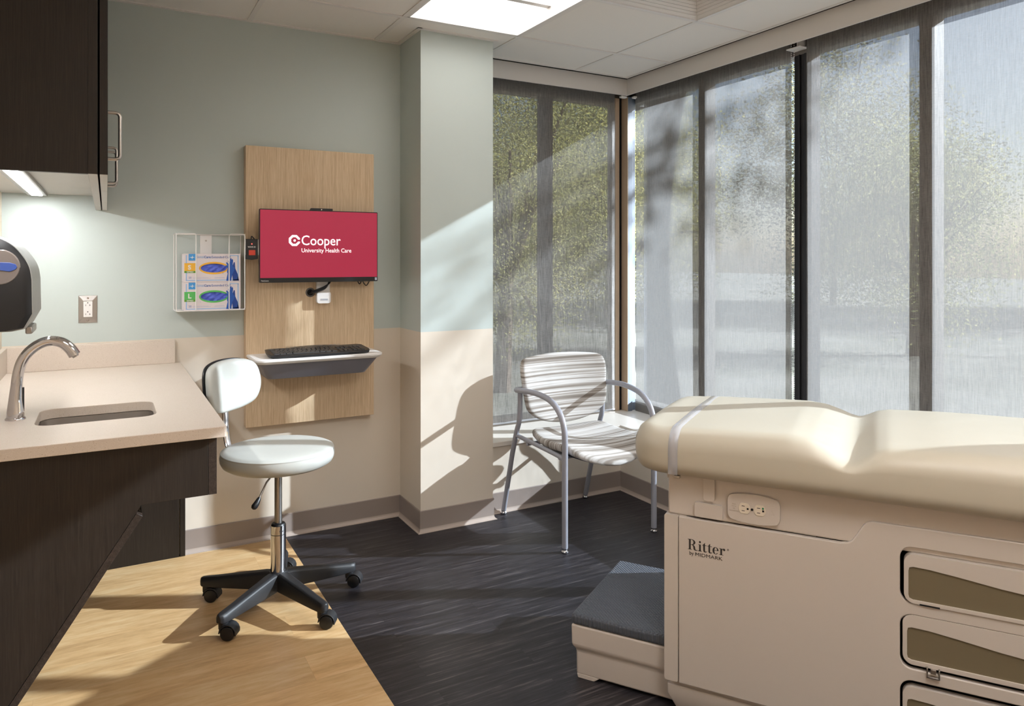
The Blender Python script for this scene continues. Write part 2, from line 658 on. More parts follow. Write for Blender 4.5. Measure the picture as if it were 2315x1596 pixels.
# floor: maple planks on the left, charcoal planks on the right
bm = bmesh.new()
def quad(bm, x0, x1, y0, y1, z, mi):
    f = bm.faces.new([bm.verts.new(p) for p in ((x0, y0, z), (x1, y0, z), (x1, y1, z), (x0, y1, z))])
    f.material_index = mi
bx(bm, XL, -0.583, YF, 0.0, -0.1, 0.0, 0)
bx(bm, -0.583, 1.3, YF, 0.0, -0.1, 0.0, 1)
struct(obj('floor', bm, [M['lightfloor'], M['darkfloor']]))

# coved vinyl base
def cove(name, p0, p1, nrm, x_end=0.0):
    """straight run from p0 to p1, nrm = direction into the room"""
    bm = bmesh.new()
    prof = [(0, 0.107), (0.003, 0.107), (0.0045, 0.104), (0.0045, 0.020), (0.006, 0.012), (0.010, 0.006), (0.017, 0.002), (0.017, 0.0), (0, 0)]
    a = Vector((p0[0], p0[1], 0)); b2 = Vector((p1[0], p1[1], 0)); nv = Vector((nrm[0], nrm[1], 0))
    d = (b2 - a).normalized()
    R0 = [bm.verts.new(a + nv * q + Vector((0, 0, h)) + d * (x_end * -q)) for q, h in prof]
    R1 = [bm.verts.new(b2 + nv * q + Vector((0, 0, h)) + d * (x_end * q)) for q, h in prof]
    k = len(prof)
    for i in range(k):
        f = bm.faces.new((R0[i], R0[(i + 1) % k], R1[(i + 1) % k], R1[i]))
        if 3 <= i <= 6:
            f.material_index = 1
    bm.faces.new(R0[::-1]); bm.faces.new(R1)
    return struct(obj(name, bm, [M['base'], M['baselip']], smooth=True, angle=25))
cove('baseboard_back', (-1.02, 0), (0.0, 0), (0, -1))
cove('baseboard_column_side', (0, 0), (0, -0.282), (-1, 0), 1.0)
cove('baseboard_column', (0, -0.282), (0.395, -0.282), (0, -1), 1.0)
cove('baseboard_column_return', (0.395, -0.282), (0.395, -0.216), (1, 0))
cove('baseboard_window', (0.395, -0.216), (1.26, -0.216), (0, -1))
cove('baseboard_right', (1.26, -0.216), (1.26, -3.2), (-1, 0))
cove('baseboard_left', (XL, -1.45), (XL, YF), (1, 0))

# ceiling: tiles in an exposed grid
GX = [XL, -1.355, -0.745, -0.135, 0.475, 1.085, 1.462]
GY = [-0.018, -0.41, -1.02, -1.63, -2.24, -2.85, -3.46, -4.07, YF]
FIX = {(3, 1), (3, 2)}
FIX_FILL = {(2, 5), (2, 6), (4, 5), (4, 6)}  # bays of the added fill troffers, out of view
DIFF = {(4, 2)}
bm = bmesh.new()
for i in range(len(GX) - 1):
    for j in range(len(GY) - 1):
        if (i, j) in FIX | FIX_FILL | DIFF:
            continue
        y1 = GY[j] if (j or i > 3) else 0.0
        if j == 0 and i == 3:
            y1 = 0.0
        bx(bm, GX[i] + 0.011, GX[i + 1] - 0.011, GY[j + 1] + 0.011, y1 - (0.011 if j else 0.0), H + 0.004, H + 0.02)
ceil = struct(obj('ceiling', bm, M['ceil']))
bm = bmesh.new()
tb = 0.0115
for i, x in enumerate(GX):
    x0, x1 = x - tb, x + tb
    if i == 0:
        x0, x1 = x, x + 0.022
    ys = -0.018 if x > 0.38 else 0.0
    if i == 3:
        ys = 0.0
    if i == len(GX) - 1:
        x0, x1 = x - 0.012, x + 0.004
    bx(bm, x0, x1, YF, ys, H, H + 0.035)
for j, y in enumerate(GY):
    if j == 0:
        bx(bm, XL, 0.0, -0.022, 0.0, H - 0.0006, H + 0.034)
        bx(bm, -0.022, 0.0, -0.304, 0, H - 0.0008, H + 0.034)
        bx(bm, -0.022, 0.417, -0.304, -0.282, H - 0.0007, H + 0.034)
        bx(bm, 0.395, 1.466, -0.030, -0.018, H - 0.0006, H + 0.034)
    else:
        # the bars stop at the light fixtures, which span two bays
        cuts = [(GX[3], GX[4])] if j == 2 else [(GX[2], GX[3]), (GX[4], GX[5])] if j == 6 else []
        xa = XL
        for c0, c1 in cuts:
            bx(bm, xa, c0, y - tb, y + tb, H - 0.0005, H + 0.034)
            xa = c1
        bx(bm, xa, 1.466, y - tb, y + tb, H - 0.0005, H + 0.034)
obj('ceiling_grid', bm, M['grid'], ceil)
struct(box('ceiling_slab', XL - 0.2, 1.9, YF - 0.2, 0.25, TOP, TOP + 0.1, M['hole']))

# shade fascias (straight painted channels under the ceiling)
bm = bmesh.new()
bx(bm, 0.395, 1.494, 0.025, 0.033, 2.342, 2.442)
bx(bm, 0.395, 1.494, 0.033, 0.10, 2.436, 2.442)
struct(obj('trim_1', bm, M['fascia']))
bm = bmesh.new()
bx(bm, 1.494, 1.502, -3.2, 0.033, 2.342, 2.442)
bx(bm, 1.502, 1.60, -3.2, 0.033, 2.436, 2.442)
struct(obj('trim_2', bm, M['fascia']))
# one sill that runs round the corner
bm = bmesh.new()
L = [(0.395, -0.228), (1.248, -0.228), (1.248, -3.2), (1.72, -3.2), (1.72, 0.2), (0.395, 0.2)]
plate(bm, L, d0=0.372, d1=0.347, fn=lambda a, b2, d: (a, b2, d))
struct(obj('trim_3', bm, M['sill'], bevel=0.003))

# windows ------------------------------------------------------------
w1 = empty('window_1', (0.95, 0.15, 0.372)); struct(w1)
bm = bmesh.new()
bx(bm, 0.395, 1.60, 0.12, 0.19, 0.372, 0.41)
bx(bm, 0.395, 1.60, 0.12, 0.19, 2.30, 2.345)
bx(bm, 0.395, 0.44, 0.12, 0.19, 0.41, 2.30)
bx(bm, 1.468, 1.50, 0.105, 0.19, 0.372, 2.34)
fr = obj('window_frame', bm, M['tan'], bevel=0.002)
mu = box('mullion', 0.955, 1.012, 0.12, 0.21, 0.41, 2.30, M['bronze'], bevel=0.002)
bm = bmesh.new()
bx(bm, 0.44, 0.955, 0.158, 0.164, 0.41, 2.30)
g1 = obj('glass', bm, M['glass'])
bm = bmesh.new()
bx(bm, 1.012, 1.468, 0.158, 0.164, 0.41, 2.30)
g2 = obj('glass', bm, M['glass'])
under(w1, [fr, mu, g1, g2])

w2 = empty('window_2', (1.65, -1.5, 0.372)); struct(w2)
bm = bmesh.new()
bx(bm, 1.58, 1.65, -3.2, 0.05, 0.372, 0.445)
bx(bm, 1.58, 1.65, -3.2, 0.05, 2.305, 2.34)
fr = obj('window_frame', bm, mat('grey_window_rail', (122, 118, 114), 0.4, 0.3), bevel=0.002)
parts = [fr]
MY = [-0.555, -1.215, -1.82, -2.45, -3.10]
for y in MY:
    bm = bmesh.new()
    if y == MY[1]:
        bx(bm, 1.576, 1.64, y - 0.048, y + 0.048, 0.445, 2.305)
        bx(bm, 1.568, 1.576, y - 0.030, y - 0.012, 0.445, 2.305)
        bx(bm, 1.568, 1.576, y + 0.012, y + 0.020, 0.445, 2.305)
    else:
        bx(bm, 1.568, 1.635, y - 0.031, y + 0.031, 0.445, 2.305)
    parts.append(obj('mullion', bm, M['bronze'] if y != MY[1] else M['darkframe'], bevel=0.0015))
ys = [0.03] + MY
for a, b2 in zip(ys[:-1], ys[1:]):
    bm = bmesh.new()
    bx(bm, 1.615, 1.621, b2 + 0.02, a - 0.02, 0.44, 2.31)
    parts.append(obj('glass', bm, M['glass']))
under(w2, parts)

# aluminium corner post between the two windows
tp = empty('trim_4', (1.54, 0.08, 0.372)); struct(tp)
bm = bmesh.new()
bx(bm, 1.524, 1.526, 0.053, 0.12, 0.372, 2.345)
a = obj('post_face', bm, M['tan'])
bm = bmesh.new()
bx(bm, 1.526, 1.562, 0.053, 0.12, 0.372, 2.345)
bx(bm, 1.562, 1.60, 0.072, 0.12, 0.372, 2.345)
b_ = obj('post_face', bm, M['mill'], bevel=0.0015)
bm = bmesh.new()
bx(bm, 1.50, 1.524, 0.115, 0.14, 0.372, 2.345)
c_ = obj('gap_shadow', bm, M['hole'])  # black strip standing in for the shade in the gap beside the post
under(tp, [a, b_, c_])

# ------------------------------------------------------------------ roller shades
def shade(x0, x1, y0, y1, z0, z1, label, tube_end=0.0, chain=None):
    along_x = abs(x1 - x0) > abs(y1 - y0)
    root = tag(empty('roller_shade', ((x0 + x1) / 2, (y0 + y1) / 2, z0)), label, 'roller shade', 'sunscreen roller shades')
    bm = bmesh.new()
    N = 24
    rows = []
    for k in range(N + 1):
        t = k / N
        amp = 0.0022
        row = []
        for zi in range(13):
            z = z0 + (z1 - z0) * zi / 12
            d = amp * math.sin(t * 19 + 0.4 * zi) * (1 - zi / 14)
            x = x0 + (x1 - x0) * t + (0 if along_x else d)
            y = y0 + (y1 - y0) * t + (d if along_x else 0)
            row.append(bm.verts.new((x, y, z)))
        rows.append(row)
    for a, b2 in zip(rows[:-1], rows[1:]):
        for zi in range(12):
            bm.faces.new((a[zi], b2[zi], b2[zi + 1], a[zi + 1]))
    fab = obj('fabric', bm, M['shade'], smooth=True)
    bm = bmesh.new()
    tube(bm, [(x0, y0, z0 + 0.004), (x1, y1, z0 + 0.004)], 0.006, 10, flat=(1, 0.5))
    hem = obj('hem_bar', bm, M['hem'], smooth=True)
    bm = bmesh.new()
    tube(bm, [(x0, y0, 2.395), (x1, y1, 2.395)], 0.022, 16)
    rol = obj('roller_tube', bm, M['fascia'], smooth=True)
    parts = [fab, hem, rol]
    if chain:
        bm = bmesh.new()
        zz = 0.50
        while zz < 2.36:
            for dy in (0.0, 0.016):
                ic = bmesh.ops.create_icosphere(bm, subdivisions=1, radius=0.0032, matrix=Matrix.Translation((chain[0], chain[1] + dy, zz)))
            zz += 0.0088
        ch = obj('bead_chain', bm, M['chrome'], smooth=True)
        ch['kind'] = 'stuff'
        parts.append(ch)
        bm = bmesh.new()
        bx(bm, 1.52, 1.60, -1.245, -1.165, 2.325, 2.331)
        bx(bm, 1.53, 1.59, -1.222, -1.218, 2.331, 2.42)
        parts.append(obj('bracket', bm, M['white'], bevel=0.001))
    under(root, parts)
    return root
shade(0.40, 1.447, 0.085, 0.085, 0.384, 2.395, 'grey sunscreen roller shade on the window behind the striped armchair')
shade(1.56, 1.56, 0.018, -1.163, 0.43, 2.395, 'grey sunscreen roller shade nearest the room corner on the long window, with bead chain', chain=(1.548, -1.188))
shade(1.56, 1.56, -1.249, -3.19, 0.43, 2.395, 'grey sunscreen roller shade behind the head of the exam table, past the dark mullion')
bm = bmesh.new()
bx(bm, 1.464, 1.506, 0.036, 0.062, 2.330, 2.342)
bx(bm, 1.54, 1.576, 0.006, 0.036, 2.330, 2.342)
struct(obj('trim_5', bm, M['white'], bevel=0.003))

# ------------------------------------------------------------------ ceiling troffers
def troffer(cx0, cx1, cy0, cy1, label, strength):
    root = tag(empty('ceiling_light', ((cx0 + cx1) / 2, (cy0 + cy1) / 2, H)), label, 'ceiling light')
    bm = bmesh.new()
    a = 0.012
    x0, x1, y0, y1 = cx0 + a, cx1 - a, cy0 + a, cy1 - a
    t = 0.010
    for q in ((x0, x0 + t, y0, y1), (x1 - t, x1, y0, y1), (x0, x1, y0, y0 + t), (x0, x1, y1 - t, y1)):
        bx(bm, *q, H, H + 0.004)
    fr = obj('frame', bm, M['white'])
    # flared reflector up to a higher plane
    bm = bmesh.new()
    z1 = H + 0.115
    o_ = [(x0 + t, y0 + t), (x1 - t, y0 + t), (x1 - t, y1 - t), (x0 + t, y1 - t)]
    i_ = [(x0 + 0.014, y0 + 0.014), (x1 - 0.014, y0 + 0.014), (x1 - 0.014, y1 - 0.014), (x0 + 0.014, y1 - 0.014)]
    A = [bm.verts.new((p[0], p[1], H + 0.002)) for p in o_]
    B = [bm.verts.new((p[0], p[1], z1)) for p in i_]
    for k in range(4):
        bm.faces.new((A[k], A[(k + 1) % 4], B[(k + 1) % 4], B[k]))
    rf = obj('reflector', bm, M['white'])
    ln = box('lens', x0 + 0.014, x1 - 0.014, y0 + 0.014, y1 - 0.014, z1, z1 + 0.01, emit('lamp_lens', (255, 249, 243), strength))
    cb = box('crossbar', x0 + 0.012, x1 - 0.012, y1 - 0.325, y1 - 0.29, H + 0.05, z1 - 0.001, M['white'])
    hs = box('housing', x0, x1, y0, y1, z1 + 0.012, z1 + 0.03, M['white'])
    under(root, [fr, rf, ln, cb, hs])
troffer(GX[3], GX[4], GY[3], GY[1], 'recessed ceiling light panel with a glowing lens beside the column', LAMP)
troffer(GX[2], GX[3], GY[7], GY[5], 'unseen ceiling light panel added for fill, over the open floor at the near end of the room', LAMP_FILL)  # added troffer, out of view, brightens the room from behind the camera
troffer(GX[4], GX[5], GY[7], GY[5], 'unseen ceiling light panel added for fill, over the head of the exam table', LAMP_FILL * 0.55)  # second added fill troffer, out of view and dimmer

# ------------------------------------------------------------------ air diffuser
root = tag(empty('air_diffuser', (0.78, -1.325, H)), 'white square louvred air diffuser in the ceiling grid by the long window', 'air vent')
x0, x1, y0, y1 = GX[4] + 0.012, GX[5] - 0.012, GY[3] + 0.012, GY[2] - 0.012
bm = bmesh.new()
for q in ((x0, x0 + 0.008, y0, y1), (x1 - 0.008, x1, y0, y1), (x0, x1, y0, y0 + 0.008), (x0, x1, y1 - 0.008, y1)):
    bx(bm, *q, H - 0.003, H + 0.004)
fr = obj('frame', bm, M['white'])
parts = [fr]
for k in range(7):
    bm = bmesh.new()
    i0 = 0.008 + 0.004 * k
    zb = H + 0.004 + 0.014 * k
    A = [(x0 + i0, y0 + i0), (x1 - i0, y0 + i0), (x1 - i0, y1 - i0), (x0 + i0, y1 - i0)]
    Bq = [(p[0] + (0.006 if p[0] < 0.78 else -0.006), p[1] + (0.006 if p[1] < -1.325 else -0.006)) for p in A]
    va = [bm.verts.new((p[0], p[1], zb)) for p in A]
    vb = [bm.verts.new((p[0], p[1], zb + 0.0125)) for p in Bq]
    vc = [bm.verts.new((p[0], p[1], zb + 0.014)) for p in A]
    for q in range(4):
        bm.faces.new((va[q], va[(q + 1) % 4], vb[(q + 1) % 4], vb[q]))
        bm.faces.new((vb[q], vb[(q + 1) % 4], vc[(q + 1) % 4], vc[q]))
    parts.append(obj('slat', bm, M['white']))
parts.append(box('plenum', x0 + 0.03, x1 - 0.03, y0 + 0.03, y1 - 0.03, H + 0.105, H + 0.11, M['white']))
under(root, parts)

# ================================================================== FURNITURE
# ------------------------------------------------------------------ upper cabinet
root = tag(empty('wall_cabinet', (-1.53, -0.74, 1.535)), 'dark brown wall cabinet with steel bar handles, high above the sink counter', 'cabinet')
ZB, ZT, XD = 1.535, H - 0.005, -1.325
YN = -1.49
parts = []
bm = bmesh.new()
bx(bm, XL, XD - 0.043, YN, YN + 0.018, ZB, ZT)
ep = obj('side_panel', bm, M['espresso'], bevel=0.0008)
bm = bmesh.new()
bx(bm, XL, XD - 0.043, YN + 0.018, -0.002, 1.594, ZT)
bd = obj('body', bm, M['melamine'])
rl = box('light_rail', XD - 0.043, XD - 0.022, YN, -0.002, ZB, ZT, M['espresso'], bevel=0.0006)
rl2 = box('rail_underside', XD - 0.0425, XD - 0.0225, YN + 0.0005, -0.002, ZB - 0.0008, ZB, M['melamine'])
parts += [ep, bd, rl, rl2]
def handle(y, z0, z1, x):
    bm = bmesh.new()
    r = 0.0048
    pr = 0.030
    c = 0.010
    pts = [(x, y, z0), (x + pr - c, y, z0), (x + pr - c * .3, y, z0 + c * .3), (x + pr, y, z0 + c), (x + pr, y, z1 - c), (x + pr - c * .3, y, z1 - c * .3), (x + pr - c, y, z1), (x, y, z1)]
    tube(bm, pts, r, 12)
    return obj('handle', bm, M['nickel'], smooth=True)
yy = [YN + 0.001, -0.995, -0.50, -0.004]
hy = [-1.03, -0.95, -0.05]
for k in range(3):
    d = box('door', XD - 0.018, XD, yy[k] + 0.0015, yy[k + 1] - 0.0015, ZB, ZT - 0.01, M['espresso'], bevel=0.0008)
    e = box('edge_band', XD - 0.0175, XD - 0.0005, yy[k] + 0.002, yy[k + 1] - 0.002, ZB - 0.0008, ZB, M['melamine'])
    e.parent = d
    hh_ = handle({0: -1.28, 1: -0.56, 2: -0.44}[k], 1.60, 1.728, XD)
    hh_.parent = d
    parts.append(d)
under(root, parts)
# strip light under it
root = tag(empty('strip_light', (-1.57, -0.60, 1.585)), 'glowing white strip light under the dark wall cabinet', 'light')
hs = box('housing', -1.605, -1.538, YN + 0.03, -0.05, 1.582, 1.5935, M['steel'], bevel=0.002)
ln = box('diffuser', -1.588, -1.552, YN + 0.06, -0.095, 1.5795, 1.582, emit('strip_lens', (250, 250, 250), UNDER))
under(root, [hs, ln])

# ------------------------------------------------------------------ counter with sink
CZ = 0.864
root = tag(empty('countertop', (-1.36, -0.72, CZ)), 'cream speckled sink countertop with a backsplash along the walls', 'countertop')
bm = bmesh.new()
hole = [(p[0], p[1]) for p in rrect(-1.503, -1.197, -1.185, -0.925, 0.045, 6)]
outer = [(XL, -1.433), (-1.043, -1.433), (-1.038, -1.428), (-1.038, -0.002), (XL, -0.002)]
plate(bm, outer, [hole], d0=CZ, d1=CZ - 0.030, fn=lambda a, b2, d: (a, b2, d))
tp_ = obj('top', bm, M['counter'], bevel=0.0018)
bs = box('backsplash', XL + 0.019, -1.061, -0.020, -0.002, CZ, 0.966, M['counter'], bevel=0.0015)
bs2 = box('side_splash', XL + 0.001, XL + 0.019, -1.433, -0.002, CZ, 0.966, M['counter'], bevel=0.0015)
under(root, [tp_, bs, bs2])
root = tag(empty('sink', (-1.35, -1.055, 0.70)), 'small stainless steel undermount sink in the cream countertop', 'sink')
bm = bmesh.new()
levels = [(0.012, 0.833), (0.0, 0.833), (0.0, 0.826), (-0.006, 0.75), (-0.03, 0.712), (-0.07, 0.704)]
prev = None
for off, z in levels:
    L = rrect(-1.503 - off, -1.197 + off, -1.185 - off, -0.925 + off, max(0.012, 0.045 + off * 0.4), 6)
    ring = [bm.verts.new((a, b2, z)) for a, b2 in L]
    if prev:
        for i in range(len(ring)):
            bm.faces.new((prev[i], prev[(i + 1) % len(ring)], ring[(i + 1) % len(ring)], ring[i]))
    prev = ring
bm.faces.new(prev)
sk_ = obj('basin', bm, M['sinksteel'], smooth=True, angle=60)
sm_ = sk_.modifiers.new('solid', 'SOLIDIFY'); sm_.thickness = 0.0012; sm_.offset = 0
bm = bmesh.new()
lathe(bm, [(0.0, 0.702), (0.040, 0.702), (0.042, 0.706), (0.030, 0.7075), (0.0, 0.7065)], (-1.35, -1.055, 0), 28, caps=False)
dr = obj('drain', bm, M['chrome'], smooth=True)
under(root, [sk_, dr])

# faucet: flared body that sweeps over into a gooseneck
root = tag(empty('faucet', (-1.556, -1.05, CZ)), 'polished chrome gooseneck sensor faucet beside the steel sink', 'faucet')
FY = -1.05
ctr = [(-1.556, 0.864), (-1.556, 0.885), (-1.5555, 0.92), (-1.553, 0.96), (-1.5495, 0.995), (-1.541, 1.028), (-1.525, 1.055), (-1.500, 1.076), (-1.472, 1.085), (-1.444, 1.079), (-1.424, 1.062), (-1.410, 1.040)]
rad = [0.0225, 0.0215, 0.0175, 0.0150, 0.0142, 0.0142, 0.0144, 0.0146, 0.0148, 0.0152, 0.0160, 0.0165]
P = smooth_path([(p[0], FY, p[1]) for p in ctr], 5)
R_ = []
for i in range(len(ctr) - 1):
    for k in range(5):
        R_.append(rad[i] + (rad[i + 1] - rad[i]) * k / 5)
R_.append(rad[-1])
bm = bmesh.new()
tube(bm, P, R_, 24)
fb = obj('spout', bm, M['chrome'], smooth=True, angle=50)
bm = bmesh.new()
lathe(bm, [(0.0, 0), (0.026, 0), (0.026, 0.003), (0.0235, 0.006), (0.0, 0.006)], (-1.556, FY, CZ), 28, caps=False)
fbase = obj('base_ring', bm, M['chrome'], smooth=True, angle=50)
bm = bmesh.new()
dv = (Vector((-1.410, FY, 1.040)) - Vector((-1.424, FY, 1.062))).normalized()
tube(bm, [Vector((-1.410, FY, 1.040)), Vector((-1.410, FY, 1.040)) + dv * 0.006], [0.0095, 0.0085], 16)
fa = obj('aerator', bm, M['steel'], smooth=True, angle=50)
bm = bmesh.new()
tube(bm, [(-1.5395, FY, 0.885), (-1.5395, FY, 0.955)], 0.005, 12, flat=(1, 1))
fs_ = obj('sensor_window', bm, M['black'], smooth=True)
under(root, [fb, fbase, fa, fs_])

# ------------------------------------------------------------------ base cabinet with slanted knee panel
root = tag(empty('base_cabinet', (-1.38, -0.72, 0.0)), 'dark brown sink base with a slanted knee panel, under the cream countertop', 'cabinet')
parts = []
zu = CZ - 0.030
def gable(y0, y1, name='side_panel'):
    bm = bmesh.new()
    pl = [(XL + 0.001, 0.0), (-1.686, 0.0), (-1.259, 0.652), (-1.247, 0.672), (-1.082, 0.672), (-1.082, zu - 0.0015), (XL + 0.001, zu - 0.0015)]
    plate(bm, pl, d0=y0, d1=y1)
    return obj(name, bm, M['espresso'], bevel=0.0006)
parts.append(gable(-1.402, -1.384))
bm = bmesh.new()
bx(bm, -1.0815, -1.060, -1.402, -0.024, 0.672, zu - 0.0015)
parts.append(obj('apron', bm, M['espresso_y'], bevel=0.0008))
# slanted removable panel, its near edge shows just inside the gable
bm = bmesh.new()
dx_, dz_ = (-1.686 + 1.259), -0.652
ln_ = math.hypot(dx_, dz_); dx_ /= ln_; dz_ /= ln_
nx_, nz_ = -dz_, dx_
a0 = (-1.2585, 0.650); a1 = (-1.6735, 0.016)
q = [(a0[0], a0[1]), (a1[0], a1[1]), (a1[0] + nx_ * 0.018, a1[1] + nz_ * 0.018 + 0.0), (a0[0] + nx_ * 0.018, a0[1] + nz_ * 0.018)]
plate(bm, q, d0=-1.3985, d1=-0.026)
parts.append(obj('knee_panel', bm, M['espresso_y'], bevel=0.0008))
bm = bmesh.new()
bx(bm, XL + 0.001, -1.045, -0.023, -0.003, 0.0, zu - 0.0015)
bx(bm, -1.041, -1.020, -0.023, -0.003, 0.0, 0.668)
parts.append(obj('far_panel', bm, M['espresso'], bevel=0.0006))
bm = bmesh.new()
tube(bm, smooth_path([(-1.020, -0.020, 0.655), (-1.004, -0.020, 0.652), (-0.998, -0.020, 0.64), (-1.0, -0.020, 0.625), (-1.02, -0.020, 0.62)], 4), 0.004, 8)
parts.append(obj('bracket', bm, M['nickel'], smooth=True))
under(root, parts)

# ------------------------------------------------------------------ paper towel dispenser on the left wall
root = tag(empty('towel_dispenser', (XL, -0.97, 1.12)), 'black and grey paper towel dispenser above the chrome faucet', 'dispenser')
yn, yf = -1.12, -0.82
prof_o = smooth_path([(XL, 0, 1.405), (-1.640, 0, 1.402), (-1.590, 0, 1.384), (-1.555, 0, 1.362), (-1.530, 0, 1.330), (-1.516, 0, 1.300), (-1.5105, 0, 1.265)], 4)
po = [(p.x, p.z) for p in prof_o] + [(-1.509, 1.167), (-1.529, 1.127), (-1.56, 1.121), (XL, 1.121)]
cxd, czd = -1.60, 1.26
def inset(L, k):
    return [((p[0] - XL) * k + XL, (p[1] - 1.121) * k + 1.121 + (0.0 if k == 1 else 0.003)) for p in L]
bm = bmesh.new()
plate(bm, po, d0=yn + 0.012, d1=yf)
shell = obj('cover', bm, mat('silver_grey_plastic', (150, 152, 150), 0.32), bevel=0.003)
bm = bmesh.new()
pi_ = inset(po, 0.90)
A = [bm.verts.new((p[0], yn + 0.012, p[1])) for p in inset(po, 0.985)]
B = [bm.verts.new((p[0], yn, p[1])) for p in pi_]
for i in range(len(A)):
    bm.faces.new((A[i], A[(i + 1) % len(A)], B[(i + 1) % len(A)], B[i]))
bm.faces.new(B)
side = obj('side_cover', bm, M['black'], bevel=0.0015)
bm = bmesh.new()
lathe(bm, [(0.0, -0.0015), (0.047, -0.0015), (0.050, 0.0015), (0.0, 0.0015)], (-1.588, yn, 1.302), 36, axis='y', caps=False)
win = obj('round_window', bm, mat('smoked_window', (120, 112, 108), 0.15), smooth=True)
bm = bmesh.new()
hub = [(-0.012, -0.005), (0.022, -0.011), (0.034, -0.006), (0.037, 0.0), (0.034, 0.007), (0.022, 0.011), (-0.012, 0.012), (-0.03, 0.0), (-0.03, -0.02), (-0.022, -0.03)]
plate(bm, [(-1.588 + a * 1.15, 1.302 + b2 * 1.15) for a, b2 in hub], d0=yn - 0.0035, d1=yn - 0.001)
lev = obj('roll_hub', bm, mat('blue_hub_plastic', (58, 84, 156), 0.4), bevel=0.001)
bm = bmesh.new()
bx(bm, -1.535, -1.517, yn + 0.10, yf - 0.06, 1.105, 1.128)
lip = obj('pull_lever', bm, M['steel'], bevel=0.004)
under(root, [shell, side, win, lev, lip])

# ------------------------------------------------------------------ outlet above the counter
root = tag(empty('electrical_outlet', (-1.396, 0, 1.113)), 'steel plated electrical outlet on the sage wall above the counter', 'outlet')
bm = bmesh.new()
x0, x1, z0, z1 = -1.431, -1.361, 1.055, 1.171
A = [bm.verts.new((x, -0.0005, z)) for x, z in ((x0, z0), (x1, z0), (x1, z1), (x0, z1))]
A2 = [bm.verts.new((x, -0.003, z)) for x, z in ((x0 + .001, z0 + .001), (x1 - .001, z0 + .001), (x1 - .001, z1 - .001), (x0 + .001, z1 - .001))]
B = [bm.verts.new((x, -0.0065, z)) for x, z in ((x0 + .018, z0 + .022), (x1 - .018, z0 + .022), (x1 - .018, z1 - .022), (x0 + .018, z1 - .022))]
for i in range(4):
    bm.faces.new((A[i], A[(i + 1) % 4], A2[(i + 1) % 4], A2[i]))
    bm.faces.new((A2[i], A2[(i + 1) % 4], B[(i + 1) % 4], B[i]))
bm.faces.new(B)
pl_ = obj('cover_plate', bm, M['steel'])
rc = box('receptacle', -1.4125, -1.3795, -0.0085, -0.004, 1.080, 1.146, M['white'], bevel=0.001)
bm = bmesh.new()
for zc in (1.092, 1.130):
    bx(bm, -1.4045, -1.4030, -0.0090, -0.0080, zc - 0.0035, zc + 0.0035)
    bx(bm, -1.3905, -1.3890, -0.0090, -0.0080, zc - 0.0035, zc + 0.0035)
    bx(bm, -1.3890, -1.3860, -0.0090, -0.0080, zc - 0.0008, zc + 0.0008)
    lathe(bm, [(0.0, -0.009), (0.0022, -0.009), (0.0022, -0.008), (0.0, -0.008)], (-1.3965, 0, zc + 0.010), 10, axis='y', caps=False)
    sl = obj('socket', bm, M['hole'])
    sl.parent = rc
    bm = bmesh.new()
bm.free()
under(root, [pl_, rc])
for zc in (1.066, 1.160):
    bm = bmesh.new()
    lathe(bm, [(0.0, -0.007), (0.0036, -0.0068), (0.0042, -0.0045), (0.0, -0.0045)], (-1.396, 0, zc), 14, axis='y', caps=False)
    s_ = obj('screw', bm, M['chrome'], smooth=True)
    under(root, [s_])

# ------------------------------------------------------------------ oak backer panel
PY = -0.052
root = tag(box('wall_panel', -0.768, -0.158, PY, -0.0, 0.548, 1.850, M['oak'], bevel=0.001), 'tall light oak panel on the sage wall behind the monitor', 'wall panel')

# ------------------------------------------------------------------ mounting track, grommet, cables
root = tag(empty('wall_bracket', (-0.415, PY, 1.14)), 'white plastic wall mount bracket on the oak panel, just below the monitor', 'bracket')
bm = bmesh.new()
plate(bm, rrect(-0.447, -0.385, 1.120, 1.33, 0.008, 4), d0=PY - 0.022, d1=PY)
a = obj('track_cover', bm, M['white'], bevel=0.002)
bm = bmesh.new()
plate(bm, rrect(-0.449, -0.383, 1.113, 1.170, 0.012, 5), d0=PY - 0.032, d1=PY - 0.002)
b_ = obj('end_cap', bm, M['white'], bevel=0.003)
bm = bmesh.new()
bx(bm, -0.432, -0.398, PY - 0.0332, PY - 0.032, 1.128, 1.136)
c_ = obj('name_label', bm, mat('grey_label', (176, 178, 184), 0.5))
bm = bmesh.new()
bx(bm, -0.440, -0.392, -0.125, PY - 0.02, 1.30, 1.40)
e_ = obj('arm', bm, M['softblack'], bevel=0.004)
under(root, [a, b_, c_, e_])
root = tag(empty('cable_grommet', (-0.474, PY, 1.165)), 'round black cable grommet in the oak panel, left of the white wall bracket', 'grommet')
bm = bmesh.new()
lathe(bm, [(0.0155, PY - 0.0005), (0.0155, PY - 0.004), (0.020, PY - 0.0045), (0.0225, PY - 0.0025), (0.0225, PY - 0.0003), (0.0155, PY - 0.0003)], (-0.474, 0, 1.166), 32, axis='y', caps=False)
a = obj('ring', bm, mat('grommet_grey', (92, 88, 84), 0.45), smooth=True, angle=50)
bm = bmesh.new()
lathe(bm, [(0.0, PY - 0.0012), (0.0158, PY - 0.0012), (0.0158, PY - 0.0004), (0.0, PY - 0.0004)], (-0.474, 0, 1.166), 24, axis='y', caps=False)
b_ = obj('opening', bm, M['hole'])
under(root, [a, b_])
root = tag(empty('monitor_cables', (-0.47, PY, 1.166)), 'black cables running from behind the monitor into the round grommet', 'cable')
parts = []
